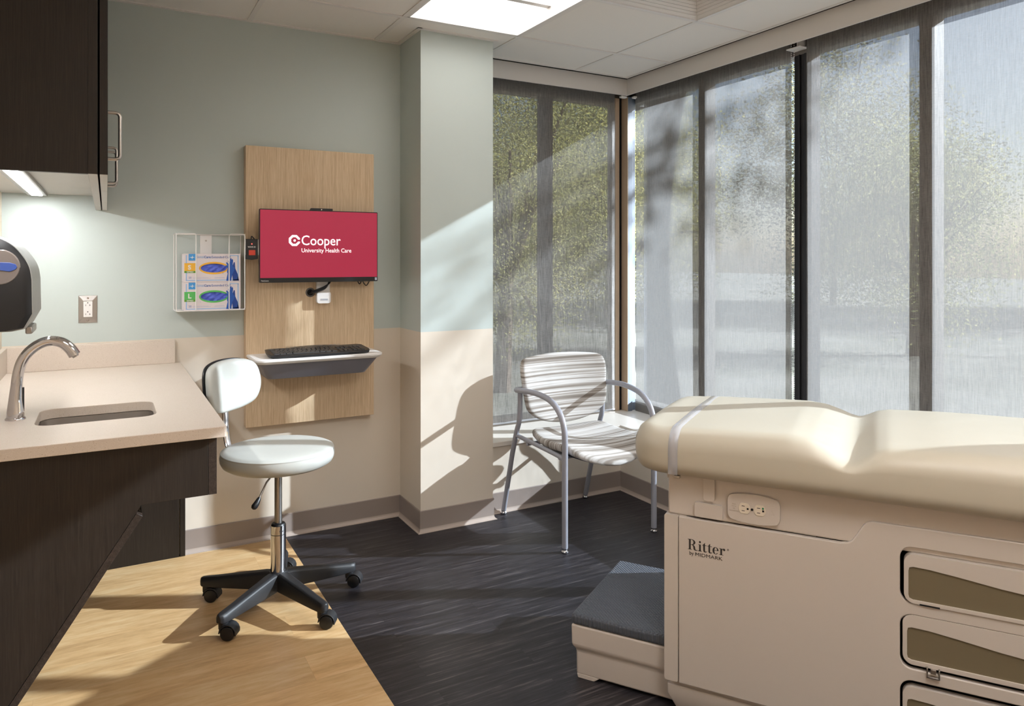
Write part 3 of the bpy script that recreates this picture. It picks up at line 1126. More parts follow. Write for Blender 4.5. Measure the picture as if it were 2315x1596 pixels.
for k, (dx, dz) in enumerate(((0, 0), (0.004, 0.006), (-0.002, -0.005))):
    bm = bmesh.new()
    tube(bm, smooth_path([(-0.476 + dx, PY - 0.003, 1.166 + dz), (-0.470 + dx, -0.075, 1.168 + dz), (-0.448, -0.092 - 0.004 * k, 1.176 + dz), (-0.415, -0.098, 1.190 + dz), (-0.392 + dx, -0.090, 1.215), (-0.385 + dx, -0.080, 1.25)], 6), 0.0032, 10)
    parts.append(obj('cable', bm, M['black'], smooth=True))
under(root, parts)
root = tag(empty('cable_loop', (-0.22, -0.09, 1.20)), 'short black cable loops hanging under the lower right of the monitor', 'cable')
parts = []
for (cx_, w_, d_z) in ((-0.245, 0.012, 0.018), (-0.212, 0.021, 0.026)):
    bm = bmesh.new()
    tube(bm, smooth_path([(cx_ - w_, -0.092, 1.24), (cx_ - w_ * 0.9, -0.094, 1.222), (cx_, -0.096, 1.222 - d_z), (cx_ + w_ * 0.9, -0.094, 1.222), (cx_ + w_, -0.092, 1.24)], 6), 0.0024, 8)
    parts.append(obj('cable', bm, M['black'], smooth=True))
under(root, parts)

# ------------------------------------------------------------------ monitor
MYF = -0.135
root = tag(empty('monitor', (-0.445, -0.12, 1.385)), 'flat black framed monitor showing a crimson screen with a white logo', 'monitor')
x0, x1, z0, z1 = -0.7225, -0.1665, 1.2175, 1.5545
bm = bmesh.new()
plate(bm, rrect(x0, x1, z0, z1, 0.004, 3), d0=MYF, d1=MYF + 0.018)
a = obj('housing', bm, M['black'], bevel=0.0012)
bm = bmesh.new()
plate(bm, rrect(x0 + 0.06, x1 - 0.06, z0 + 0.03, z1 - 0.06, 0.02, 4), d0=MYF + 0.018, d1=MYF + 0.045)
bk_ = obj('back_housing', bm, M['softblack'], bevel=0.006)
scrm = emit('crimson_screen', (182, 30, 68), 0.84)
scrm.node_tree.nodes['Principled BSDF'].inputs['Base Color'].default_value = (0.02, 0.01, 0.012, 1)
scrm.node_tree.nodes['Principled BSDF'].inputs['Roughness'].default_value = 0.3
sx0, sx1, sz0, sz1 = x0 + 0.0035, x1 - 0.0035, z0 + 0.022, z1 - 0.004
sc_ = box('screen', sx0, sx1, MYF - 0.0012, MYF + 0.002, sz0, sz1, scrm)
lgm = emit('screen_white', (255, 250, 250), 0.95)
LY = MYF - 0.0014
# octagonal C with a dot
cxl, czl = -0.5670, 1.4115
bm = bmesh.new()
def octp(r):
    return [(cxl + r * math.cos(math.radians(22.5 + 45 * k)), czl + r * math.sin(math.radians(22.5 + 45 * k))) for k in range(8)]
Ro, Ri = octp(0.0275), octp(0.0165)
g = 0.0045
outl = [(Ri[0][0], czl + g), (cxl + 0.0252, czl + g + 0.006)]
outl = [(cxl + 0.0155, czl + g), (cxl + 0.0254, czl + g)] + Ro[0:8] + [(cxl + 0.0254, czl - g), (cxl + 0.0155, czl - g)] + Ri[::-1]
outl = [(cxl + 0.0254, czl + g)] + Ro + [(cxl + 0.0254, czl - g), (cxl + 0.0155, czl - g)] + Ri[::-1] + [(cxl + 0.0155, czl + g)]
plate(bm, outl, d0=LY - 0.0002, d1=LY + 0.0004)
lathe(bm, [(0.0, LY - 0.0002), (0.0055, LY - 0.0002), (0.0055, LY + 0.0004), (0.0, LY + 0.0004)], (cxl + 0.001, 0, czl), 16, axis='y', caps=False)
lg1 = obj('logo', bm, lgm)
t1 = text('lettering', 'Cooper', 0.184, (-0.5345, LY, 1.3910), lgm, None, bold=0.004, xscale=0.90)
t2 = text('lettering', 'University Health Care', 0.236, (-0.5345, LY, 1.3570), lgm, None, bold=0.004, xscale=0.92)
for t_ in (lg1, t1, t2):
    t_.parent = sc_
t3 = text('lettering', 'ThinkCentre', 0.034, (-0.716, MYF - 0.0006, 1.2235), M['white'], None, bold=0.01, xscale=0.8)
st_ = box('sticker', -0.1805, -0.1705, MYF - 0.0008, MYF, 1.223, 1.236, mat('pale_blue_sticker', (196, 208, 226), 0.5))
wc = bpy.data.objects
bm = bmesh.new()
plate(bm, [(-0.497, z1 - 0.004), (-0.489, z1 + 0.010), (-0.388, z1 + 0.010), (-0.388, z1 - 0.004)], d0=MYF - 0.001, d1=MYF + 0.016)
cam_b = obj('camera_bar', bm, M['black'], bevel=0.001)
bm = bmesh.new()
lathe(bm, [(0.0, MYF - 0.002), (0.0028, MYF - 0.002), (0.0028, MYF), (0.0, MYF)], (-0.4415, 0, z1 + 0.004), 14, axis='y', caps=False)
cl_ = obj('camera_lens', bm, M['chrome'], smooth=True)
cl_.parent = cam_b
under(root, [a, bk_, sc_, t3, st_, cam_b])

# ------------------------------------------------------------------ badge reader hanging beside it
root = tag(empty('badge_reader', (-0.753, -0.115, 1.37)), 'small black badge reader with a red light, clipped to the left edge of the monitor', 'card reader')
RY = -0.125
bm = bmesh.new()
ol = [(-0.7805, 1.326), (-0.7800, 1.416), (-0.7275, 1.416), (-0.7270, 1.326), (-0.7538, 1.3215)]
plate(bm, ol, d0=RY, d1=RY + 0.014)
a = obj('body', bm, M['black'], bevel=0.0015)
bm = bmesh.new()
bx(bm, -0.7845, -0.7800, RY + 0.001, RY + 0.008, 1.344, 1.414)
bx(bm, -0.7270, -0.7235, RY + 0.001, RY + 0.008, 1.344, 1.414)
bx(bm, -0.7845, -0.7235, RY + 0.008, RY + 0.012, 1.35, 1.41)
b_ = obj('holder', bm, M['white'])
bm = bmesh.new()
lathe(bm, [(0.0, RY - 0.0012), (0.0022, RY - 0.0010), (0.0026, RY), (0.0, RY)], (-0.7535, 0, 1.394), 12, axis='y', caps=False)
c_ = obj('indicator', bm, M['red'])
d_ = text('lettering', 'WAVE ID', 0.034, (-0.771, RY - 0.0005, 1.3775), M['white'], None, bold=0.02)
bm = bmesh.new()
bx(bm, -0.7665, -0.7385, RY - 0.0007, RY, 1.343, 1.366)
e_ = obj('label', bm, mat('red_label', (196, 60, 40), 0.5))
bm = bmesh.new()
tube(bm, smooth_path([(-0.756, RY + 0.006, 1.416), (-0.754, RY + 0.003, 1.428), (-0.748, RY + 0.005, 1.424), (-0.741, RY + 0.010, 1.416)], 5), 0.0022, 8)
f_ = obj('cable', bm, M['black'], smooth=True)
under(root, [a, b_, c_, d_, e_, f_])

# ------------------------------------------------------------------ keyboard tray and keyboard
root = tag(empty('keyboard_shelf', (-0.475, -0.16, 0.87)), 'white rounded keyboard shelf with a blue-grey bin below, fixed to the oak panel', 'shelf')
bm = bmesh.new()
def trayp(x0, x1, yb, yf, r, n=8):
    pts = [(x1, yb)]
    pts += [(x1 - r + r * math.cos(-PI / 2 * k / n), yf + r + r * math.sin(-PI / 2 * k / n)) for k in range(n + 1)]
    pts += [(x0 + r - r * math.sin(PI / 2 * k / n), yf + r - r * math.cos(PI / 2 * k / n)) for k in range(n + 1)]
    pts += [(x0, yb)]
    return pts
TZ = 0.886
secs = [(0.0, 0.0), (0.004, -0.0035), (0.004, -0.0105), (-0.002, -0.018), (-0.008, -0.0225)]
prev = None
rings = []
for off, dz in secs:
    L = trayp(-0.765 - off + 0.004, -0.185 + off - 0.004, PY, -0.292 - off + 0.004, 0.045)
    rings.append([bm.verts.new((a, b2, TZ + dz)) for a, b2 in L])
for a, b2 in zip(rings[:-1], rings[1:]):
    for i in range(len(a)):
        bm.faces.new((a[i], a[(i + 1) % len(a)], b2[(i + 1) % len(a)], b2[i]))
bm.faces.new(rings[0]); bm.faces.new(rings[-1][::-1])
a = obj('shelf_top', bm, M['white'], smooth=True, angle=35)
bm = bmesh.new()
A = trayp(-0.742, -0.205, PY, -0.270, 0.028)
Bq = trayp(-0.700, -0.250, PY, -0.215, 0.028)
va = [bm.verts.new((p[0], p[1], TZ - 0.022)) for p in A]
vb = [bm.verts.new((p[0], p[1], TZ - 0.098)) for p in Bq]
for i in range(len(va)):
    bm.faces.new((va[i], va[(i + 1) % len(va)], vb[(i + 1) % len(vb)], vb[i]))
bm.faces.new(va); bm.faces.new(vb[::-1])
b_ = obj('storage_bin', bm, M['greydrawer'], smooth=True, angle=35, bevel=0.003)
under(root, [a, b_])

root = tag(empty('keyboard', (-0.475, -0.18, TZ)), 'black full-size computer keyboard lying on the white shelf', 'keyboard')
bm = bmesh.new()
kx0, kx1, ky0, ky1 = -0.705, -0.240, -0.278, -0.115
def kz(y):
    t = (y - ky0) / (ky1 - ky0)
    return TZ + 0.014 + 0.014 * t
L = []
N = 14
for k in range(N + 1):
    t = k / N
    L.append((kx0 + 0.03 + (kx1 - kx0 - 0.06) * t, ky0 - 0.012 * math.sin(PI * t)))
L += [(kx1 - 0.008, ky0 + 0.012), (kx1, ky0 + 0.05), (kx1 - 0.006, ky1 - 0.012), (kx1 - 0.03, ky1)]
for k in range(N + 1):
    t = 1 - k / N
    s_ = max(0, 1 - abs((t - 0.5) / 0.27) ** 2.5)
    L.append((kx0 + 0.03 + (kx1 - kx0 - 0.06) * t, ky1 + 0.030 * s_))
L += [(kx0 + 0.006, ky1 - 0.012), (kx0, ky0 + 0.05), (kx0 + 0.008, ky0 + 0.012)]
top = [bm.verts.new((p[0], p[1], kz(p[1]))) for p in L]
mx, my = sum(p[0] for p in L) / len(L), sum(p[1] for p in L) / len(L)
bot = [bm.verts.new((mx + (p[0] - mx) * 0.985, my + (p[1] - my) * 0.93, TZ + 0.001 + max(0, (p[1] - ky0)) * 0.05)) for p in L]
for i in range(len(L)):
    bm.faces.new((top[i], top[(i + 1) % len(L)], bot[(i + 1) % len(L)], bot[i]))
bm.faces.new(top); bm.faces.new(bot[::-1])
body = obj('body', bm, M['black'], bevel=0.003)
parts = [body]
keym = mat('black_keycap', (34, 35, 38), 0.42)
def key(x, y, w_, d_):
    bm = bmesh.new()
    z = kz(y) - 0.001
    zz2 = kz(y + d_) - 0.001
    v = [bm.verts.new(p) for p in ((x, y, z), (x + w_, y, z), (x + w_, y + d_, zz2), (x, y + d_, zz2), (x + .002, y + .002, z + .006), (x + w_ - .002, y + .002, z + .006), (x + w_ - .002, y + d_ - .0015, zz2 + .0055), (x + .002, y + d_ - .0015, zz2 + .0055))]
    for f in ((3, 2, 1, 0), (4, 5, 6, 7), (0, 1, 5, 4), (1, 2, 6, 5), (2, 3, 7, 6), (3, 0, 4, 7)):
        bm.faces.new([v[i] for i in f])
    return obj('key', bm, keym)
rows = [(-0.262, [1.25, 1.25, 1.25, 5.5, 1.25, 1.25, 1.25]), (-0.242, [2.2] + [1] * 10 + [1.8]), (-0.222, [1.7] + [1] * 11 + [1.3]), (-0.202, [1.4] + [1] * 12 + [1.6][:0]), (-0.182, [1] * 13 + [1.0])]
for y, ws in rows:
    tot = sum(ws)
    x = -0.683
    for w_ in ws:
        wd = w_ * 0.285 / tot
        parts.append(key(x, y, wd - 0.0016, 0.0178))
        x += wd
    if len(parts) < 110:
        for kx in (-0.388, -0.369, -0.350):
            if y not in (-0.222,):
                parts.append(key(kx, y, 0.0168, 0.0178))
        for kx in (-0.325, -0.306, -0.287):
            parts.append(key(kx, y, 0.0168, 0.0178))
for k in range(12):
    parts.append(key(-0.683 + k * 0.024, -0.157, 0.019, 0.012))
bm = bmesh.new()
for cx_ in (-0.600, -0.582, -0.564, -0.395, -0.377, -0.359):
    bx(bm, cx_, cx_ + 0.014, -0.106, -0.103, kz(-0.105), kz(-0.105) + 0.002)
bx(bm, -0.53, -0.43, -0.108, -0.105, kz(-0.105), kz(-0.105) + 0.0012)
parts.append(obj('media_button', bm, M['steel']))
under(root, parts)

# ------------------------------------------------------------------ glove box holder and two glove boxes
GYF, GYB = -0.125, -0.004
gx0, gx1, gz0, gz1 = -1.065, -0.784, 1.099, 1.436
root = tag(empty('glove_box_holder', ((gx0 + gx1) / 2, -0.06, gz0)), 'white wire rack holding two glove boxes on the sage wall, left of the oak panel', 'rack')
rw = 0.0024
def wl(name, pts, r=rw, closed=False):
    bm = bmesh.new()
    tube(bm, pts, r, 8, closed=closed)
    return obj(name, bm, M['white'], smooth=True)
parts = []
gi0, gi1 = -0.986, -0.850
for (a, b2) in ((gx0, gi0), (gi1, gx1)):
    parts.append(wl('wire_loop', [(p[0], GYF, p[1]) for p in rrect(a, b2, gz0, gz1, 0.008, 3)], closed=True))
for z in (gz0, gz1):
    for x in (gx0, gx1):
        parts.append(wl('side_wire', [(x, GYF, z), (x, GYB - 0.002, z)]))
    parts.append(wl('back_wire', [(gx0, GYB - 0.002, z), (gx1, GYB - 0.002, z)]))
parts.append(wl('side_wire', [(gx0, GYB - 0.002, gz0), (gx0, GYB - 0.002, gz1)]))
parts.append(wl('side_wire', [(gx1, GYB - 0.002, gz0), (gx1, GYB - 0.002, gz1)]))
bm = bmesh.new()
bx(bm, gx0, gx1, GYF, GYB, gz0 - 0.002, gz0)
parts.append(obj('shelf', bm, M['white']))
bm = bmesh.new()
bx(bm, -0.957, -0.908, GYB, -0.0005, gz0, gz1)
parts.append(obj('back_strip', bm, M['white']))
bm = bmesh.new()
lathe(bm, [(0.0, GYB - 0.002), (0.0035, GYB - 0.0015), (0.0042, GYB), (0.0, GYB)], (-0.932, 0, 1.409), 12, axis='y', caps=False)
parts.append(obj('screw', bm, M['steel'], smooth=True))
under(root, parts)

blue_t = mat('light_blue_print', (150, 190, 232), 0.5)
blue_d = mat('blue_print', (74, 110, 176), 0.5)
sky_t = mat('sky_blue_logo_square', (70, 150, 214), 0.5)
green_d = mat('dark_green_print', (92, 146, 48), 0.5)
glove_b = mat('blue_nitrile', (88, 108, 214), 0.5)
glove_p = mat('printed_blue_glove', (30, 88, 176), 0.5)
glove_s = mat('printed_glove_shade', (20, 62, 140), 0.5)
boxm = mat('glove_box_card', (228, 218, 220), 0.5)
fine = mat('pale_fine_print', (196, 196, 216), 0.5)
def glove_box(z0, letter, accent, label):
    bx0, bx1, h = -1.034, -0.801, 0.1245
    yf_ = -0.116
    root = tag(empty('glove_box', ((bx0 + bx1) / 2, -0.06, z0)), label, 'glove box', 'glove boxes in the white wire rack')
    bm = bmesh.new()
    oval = [(-0.912 + 0.0545 * math.cos(2 * PI * k / 40), z0 + 0.061 + 0.0195 * math.sin(2 * PI * k / 40)) for k in range(40)]
    plate(bm, [(bx0, z0), (bx1, z0), (bx1, z0 + h), (bx0, z0 + h)], [oval], d0=yf_, d1=yf_ + 0.001)
    bx(bm, bx0, bx0 + 0.001, yf_ + 0.001, -0.012, z0, z0 + h)
    bx(bm, bx1 - 0.001, bx1, yf_ + 0.001, -0.012, z0, z0 + h)
    bx(bm, bx0, bx1, yf_ + 0.001, -0.012, z0, z0 + 0.001)
    bx(bm, bx0, bx1, yf_ + 0.001, -0.012, z0 + h - 0.001, z0 + h)
    bx(bm, bx0, bx1, -0.013, -0.012, z0, z0 + h)
    P_ = [obj('carton', bm, boxm)]
    yl = yf_ - 0.0006
    def lab(name, pl, m, holes=()):
        bm = bmesh.new()
        plate(bm, pl, list(holes), d0=yl, d1=yf_)
        o = obj(name, bm, m)
        P_.append(o)
        return o
    def rc_(a, b2, c, d):
        return [(a, c), (b2, c), (b2, d), (a, d)]
    oo = [(-0.912 + 0.0612 * math.cos(2 * PI * k / 40), z0 + 0.061 + 0.0275 * math.sin(2 * PI * k / 40)) for k in range(40)]
    lab('oval_border', oo, accent, [oval])
    lab('size_square', rc_(bx0 + 0.002, bx0 + 0.048, z0 + 0.049, z0 + 0.083), accent)
    lab('size_strip', rc_(bx0 + 0.002, bx0 + 0.048, z0 + 0.040, z0 + 0.049), green_d)
    lab('logo_square', rc_(bx0 + 0.019, bx0 + 0.047, z0 + 0.094, z0 + h - 0.001), sky_t)
    bm = bmesh.new()
    lc = (bx0 + 0.033, z0 + 0.108)
    star = []
    for k in range(8):
        r = (0.012 if k in (0, 4) else 0.010 if k in (2, 6) else 0.0022)
        if k in (2, 6):
            r = 0.009
        a = 2 * PI * k / 8
        star.append((lc[0] + r * math.cos(a) + (0.001 if k in (1, 2, 3) else 0), lc[1] + r * math.sin(a)))
    plate(bm, star, d0=yl - 0.0003, d1=yl)
    P_.append(obj('logo', bm, M['white']))
    bz = [rc_(bx0 + 0.008, bx0 + 0.012, z0 + 0.006, z0 + 0.040), rc_(bx0 + 0.008, bx0 + 0.012, z0 + 0.083, z0 + 0.118), rc_(bx0 + 0.008, bx1 - 0.008, z0 + 0.006, z0 + 0.0095), rc_(bx1 - 0.012, bx1 - 0.008, z0 + 0.0095, z0 + 0.118), rc_(bx0 + 0.188, bx1 - 0.008, z0 + 0.115, z0 + 0.118)]
    bm = bmesh.new()
    for r in bz:
        plate(bm, r, d0=yl, d1=yf_)
    P_.append(obj('printed_border', bm, blue_t))
    P_.append(text('lettering', letter, 0.021, (bx0 + (0.0165 if letter == 'S' else 0.017), yl - 0.0002, z0 + 0.0555), M['white'], None, fit='h', bold=0.04))
    P_.append(text('lettering', 'NITRILE', 0.026, (bx0 + 0.012, yl - 0.0002, z0 + 0.0422), M['white'], None, bold=0.03))
    P_.append(text('lettering', 'Sensi', 0.030, (bx0 + 0.050, yl, z0 + 0.105), blue_t, None, xscale=0.95))
    P_.append(text('lettering', 'Care', 0.027, (bx0 + 0.0815, yl, z0 + 0.105), blue_d, None, bold=0.02, xscale=0.95))
    P_.append(text('lettering', 'Extended Cuff', 0.079, (bx0 + 0.1125, yl, z0 + 0.105), blue_d, None, xscale=0.95))
    P_.append(text('lettering', '50', 0.0115, (bx0 + 0.019, yl, z0 + 0.0155), blue_d, None))
    bm = bmesh.new()
    for i_, (a, b2) in enumerate(((0.035, 0.10), (0.035, 0.11), (0.125, 0.165), (0.122, 0.168))):
        plate(bm, rc_(bx0 + a, bx0 + b2, z0 + 0.019 - 0.0035 * (i_ % 2), z0 + 0.0205 - 0.0035 * (i_ % 2)), d0=yl, d1=yf_)
    P_.append(obj('fine_print', bm, fine))
    # the gloves bulging in the opening
    bm = bmesh.new()
    N1, N2 = 16, 28
    g_ = []
    for i in range(N1 + 1):
        row = []
        for j in range(N2 + 1):
            u_, v_ = j / N2 * 2 - 1, i / N1 * 2 - 1
            d = -0.006 + 0.004 * math.sin(u_ * 5 + v_ * 3 + (1 if letter == 'S' else 2.2)) + 0.0025 * math.sin(u_ * 13 - v_ * 7 + (0 if letter == 'S' else 1.3)) + 0.0015 * math.sin(v_ * 15 + u_ * 4)
            row.append(bm.verts.new((-0.912 + u_ * 0.060, yf_ - d + 0.001, z0 + 0.061 + v_ * 0.026)))
        g_.append(row)
    for i in range(N1):
        for j in range(N2):
            bm.faces.new((g_[i][j], g_[i][j + 1], g_[i + 1][j + 1], g_[i + 1][j]))
    P_.append(obj('gloves', bm, glove_b, smooth=True, angle=80))
    # printed hands in gloves
    hx, hz = bx1 - 0.036, z0 + 0.004
    hand2 = [(0.004, 0), (0.030, 0), (0.024, 0.03), (0.014, 0.055), (0.012, 0.082), (0.008, 0.084), (0.004, 0.070), (-0.002, 0.05)]
    hand1 = [(-0.024, 0), (-0.004, 0), (0.002, 0.03), (0.010, 0.048), (0.012, 0.058), (0.006, 0.062), (0.003, 0.074), (0.005, 0.090), (0.002, 0.098), (-0.002, 0.094), (-0.003, 0.102), (-0.008, 0.098), (-0.008, 0.084), (-0.013, 0.092), (-0.016, 0.088), (-0.013, 0.074), (-0.021, 0.083), (-0.025, 0.080), (-0.019, 0.068), (-0.026, 0.070), (-0.027, 0.066), (-0.018, 0.056), (-0.021, 0.040), (-0.018, 0.032), (-0.022, 0.014)]
    bm = bmesh.new()
    plate(bm, [(hx + a, hz + b2) for a, b2 in hand2], d0=yl, d1=yf_)
    P_.append(obj('printed_hand', bm, glove_s))
    bm = bmesh.new()
    plate(bm, [(hx + a, hz + b2) for a, b2 in hand1], d0=yl - 0.0003, d1=yf_)
    P_.append(obj('printed_hand', bm, glove_p))
    under(root, P_)
glove_box(1.099, 'L', mat('green_print', (84, 178, 92), 0.5), 'glove box with a green letter L, lower of the two in the rack')
glove_box(1.2245, 'S', mat('amber_print', (236, 180, 60), 0.5), 'glove box with a yellow letter S, upper of the two in the rack')

# ------------------------------------------------------------------ rolling stool
SC = Vector((-0.75, -0.685, 0))
root = tag(empty('rolling_stool', SC), 'rolling stool with round pale vinyl seat, small backrest and black five-star base', 'stool')
sparts = []
base_rot = math.radians(2.6)
bm = bmesh.new()
lathe(bm, [(0.0, 0.075), (0.030, 0.075), (0.034, 0.085), (0.040, 0.115), (0.034, 0.127), (0.0, 0.127)], (SC.x, SC.y, 0), 28, caps=False)
hub_ = obj('hub', bm, M['softblack'], smooth=True, angle=50)
sparts.append(hub_)
for k in range(5):
    a = base_rot + 2 * PI * k / 5
    d = Vector((math.cos(a), math.sin(a), 0)); sd_ = Vector((-math.sin(a), math.cos(a), 0))
    bm = bmesh.new()
    secs = [(0.012, 0.028, 0.062, 0.127), (0.05, 0.0270, 0.060, 0.126), (0.14, 0.0245, 0.059, 0.114), (0.24, 0.0220, 0.059, 0.100), (0.285, 0.0210, 0.060, 0.095), (0.300, 0.017, 0.061, 0.093), (0.308, 0.008, 0.064, 0.090)]
    prev = None
    for r, hw, zb, zt in secs:
        ring = []
        for (sx, z) in ((-hw * 0.92, zb), (-hw, (zb * 0.45 + zt * 0.55)), (-hw * 0.80, zt - 0.006), (-hw * 0.45, zt), (hw * 0.45, zt), (hw * 0.80, zt - 0.006), (hw, (zb * 0.45 + zt * 0.55)), (hw * 0.92, zb)):
            ring.append(bm.verts.new(SC + d * r + sd_ * sx + Vector((0, 0, z))))
        if prev:
            for i in range(8):
                bm.faces.new((prev[i], prev[(i + 1) % 8], ring[(i + 1) % 8], ring[i]))
        else:
            bm.faces.new(ring)
        prev = ring
    bm.faces.new(prev[::-1])
    lg = obj('leg', bm, M['softblack'], bevel=0.003, angle=30)
    sparts.append(lg)
    # caster swivelled towards +x
    cp = SC + d * 0.283
    sw = Vector((0.86, -0.50, 0)).normalized()
    wc_ = cp + sw * 0.020
    ax = Vector((-sw.y, sw.x, 0))
    def cyl(bm, c0, c1, r0, r1=None, seg=20):
        tube(bm, [c0, c1], [r0, r1 if r1 is not None else r0], seg)
    bm = bmesh.new()
    # hood: a swept arc over the wheels
    arc = []
    for q in range(9):
        t = math.radians(-15 + 195 * q / 8)
        arc.append(wc_ + sw * (0.031 * math.cos(t)) + Vector((0, 0, 0.026 + 0.031 * math.sin(t))))
    hoodw = 0.021
    A = [bm.verts.new(p + ax * hoodw) for p in arc] ; B = [bm.verts.new(p - ax * hoodw) for p in arc]
    arc2 = [wc_ + Vector((0, 0, 0.026)) + (p - wc_ - Vector((0, 0, 0.026))) * 0.86 for p in arc]
    A2 = [bm.verts.new(p + ax * hoodw) for p in arc2] ; B2 = [bm.verts.new(p - ax * hoodw) for p in arc2]
    for i in range(len(arc) - 1):
        bm.faces.new((A[i], A[i + 1], B[i + 1], B[i]))
        bm.faces.new((A2[i], A2[i + 1], A[i + 1], A[i]))
        bm.faces.new((B2[i], B2[i + 1], B[i + 1], B[i]))
        bm.faces.new((A2[i], B2[i], B2[i + 1], A2[i + 1]))
    bm.faces.new((A[0], B[0], B2[0], A2[0])); bm.faces.new((A[-1], B[-1], B2[-1], A2[-1]))
    cyl(bm, cp + Vector((0, 0, 0.036)), cp + Vector((0, 0, 0.066)), 0.0165, 0.0175)
    cs = obj('caster', bm, M['softblack'], lg, smooth=True, angle=50, bevel=0.0012)
    cyl_bm = bmesh.new()
    cw = wc_ + Vector((0, 0, 0.0258))
    for sg in (-1, 1):
        prof = [(0.0, 0.006), (0.0245, 0.006), (0.0255, 0.009), (0.0255, 0.018), (0.0235, 0.0215), (0.019, 0.0228), (0.0, 0.0235)]
        ringz = []
        for r, h in prof:
            ringz.append([cyl_bm.verts.new(cw + ax * (sg * h) + (sw * math.cos(2 * PI * q / 24) + Vector((0, 0, math.sin(2 * PI * q / 24)))) * r) for q in range(24)] if r > 0 else None)
        c0 = cyl_bm.verts.new(cw + ax * (sg * prof[0][1])); c1 = cyl_bm.verts.new(cw + ax * (sg * prof[-1][1]))
        rr = [x for x in ringz if x]
        for q in range(24):
            cyl_bm.faces.new((c0, rr[0][q], rr[0][(q + 1) % 24])); cyl_bm.faces.new((c1, rr[-1][q], rr[-1][(q + 1) % 24]))
            for a_, b2 in zip(rr[:-1], rr[1:]):
                cyl_bm.faces.new((a_[q], a_[(q + 1) % 24], b2[(q + 1) % 24], b2[q]))
    whl = obj('wheel', cyl_bm, M['black'], lg, smooth=True, angle=40)
bm = bmesh.new()
lathe(bm, [(0.0, 0.048), (0.007, 0.048), (0.016, 0.053), (0.016, 0.060), (0.010, 0.064), (0.010, 0.078), (0.0, 0.078)], (SC.x, SC.y, 0), 20, caps=False)
sparts.append(obj('retainer_nut', bm, M['nickel'], smooth=True, angle=50))
bm = bmesh.new()
lathe(bm, [(0.0, 0.12), (0.0285, 0.12), (0.0285, 0.268), (0.0, 0.268)], (SC.x, SC.y, 0), 32, caps=False)
col_ = obj('column', bm, M['chrome'], smooth=True, angle=50)
bm = bmesh.new()
lathe(bm, [(0.0275, 0.268), (0.0275, 0.2705), (0.0, 0.2705)], (SC.x, SC.y, 0), 32, caps=False)
seam_ = obj('seam_ring', bm, M['hole'], col_, smooth=True, angle=50)
bm = bmesh.new()
lathe(bm, [(0.0, 0.2705), (0.0285, 0.2705), (0.0285, 0.303), (0.0, 0.303)], (SC.x, SC.y, 0), 32, caps=False)
colr = obj('collar', bm, M['chrome'], col_, smooth=True, angle=50)
bm = bmesh.new()
lathe(bm, [(0.0, 0.303), (0.027, 0.303), (0.025, 0.309), (0.020, 0.312), (0.0, 0.312)], (SC.x, SC.y, 0), 32, caps=False)
capr = obj('top_ring', bm, M['black'], col_, smooth=True, angle=50)
bm = bmesh.new()
lathe(bm, [(0.0, 0.31), (0.0140, 0.31), (0.0140, 0.525), (0.0, 0.525)], (SC.x, SC.y, 0), 28, caps=False)
pist = obj('piston', bm, M['steel'], smooth=True, angle=50)
tR = text('lettering', 'Ritter', 0.017, (SC.x + 0.0293 * math.sin(0.25) - 0.0085 * math.cos(0.25), SC.y - 0.0293 * math.cos(0.25) - 0.0085 * math.sin(0.25), 0.282), M['ink'], None, rot=(PI / 2, 0, 0.25))
bm = bmesh.new()
prof = [(0.0, 0.532), (0.150, 0.532), (0.186, 0.537), (0.203, 0.548), (0.2105, 0.563), (0.212, 0.578), (0.209, 0.590), (0.2085, 0.592), (0.2095, 0.5935), (0.2085, 0.5955), (0.206, 0.596), (0.202, 0.599), (0.185, 0.6035), (0.14, 0.607), (0.08, 0.6085), (0.0, 0.609)]
lathe(bm, prof, (SC.x, SC.y, 0), 64, caps=False)
seat_ = obj('seat', bm, M['stoolv'], smooth=True, angle=70)
bm = bmesh.new()
lathe(bm, [(0.0, 0.520), (0.07, 0.520), (0.10, 0.5235), (0.10, 0.531), (0.0, 0.531)], (SC.x, SC.y, 0), 28, caps=False)
pl_ = obj('seat_plate', bm, M['softblack'], smooth=True, angle=50)
bm = bmesh.new()
lv0, lv1 = Vector((-0.775, -0.745, 0.524)), Vector((-0.857, -0.793, 0.42))
lvm = Vector((-0.808, -0.763, 0.495))
lvn = Vector((-0.838, -0.782, 0.445))
tube(bm, [lv0, lvm, lvn], 0.0035, 10)
lev_ = obj('lever', bm, M['steel'], smooth=True)
bm = bmesh.new()
dlv = (lv1 - lvm).normalized()
tube(bm, [lvn - dlv * 0.004, lvn + dlv * 0.002, lvn + dlv * 0.018, lv1 - dlv * 0.001, lv1 + dlv * 0.006, lv1 + dlv * 0.009], [0.005, 0.0075, 0.0105, 0.0115, 0.0085, 0.003], 16)
grip_ = obj('grip', bm, M['black'], lev_, smooth=True, angle=60)
NB = Vector((0.435, -0.901, 0)).normalized()
BC = SC - NB * 0.285 + Vector((-0.022, 0.012, 0.812))
NP = Vector((0.635, -0.772, 0)).normalized()
DR = Vector((0.772, 0.635, 0)).normalized()
ob = smooth_path([(-0.176, -0.02, 0), (-0.170, 0.050, 0), (-0.140, 0.082, 0), (-0.07, 0.097, 0), (0.02, 0.102, 0), (0.11, 0.097, 0), (0.160, 0.075, 0), (0.180, 0.025, 0), (0.176, -0.03, 0), (0.145, -0.075, 0), (0.08, -0.097, 0), (0.0, -0.104, 0), (-0.08, -0.102, 0), (-0.14, -0.082, 0), (-0.176, -0.02, 0)], 5)[:-1]
ob = [(p.x * 0.80, p.y) for p in ob]
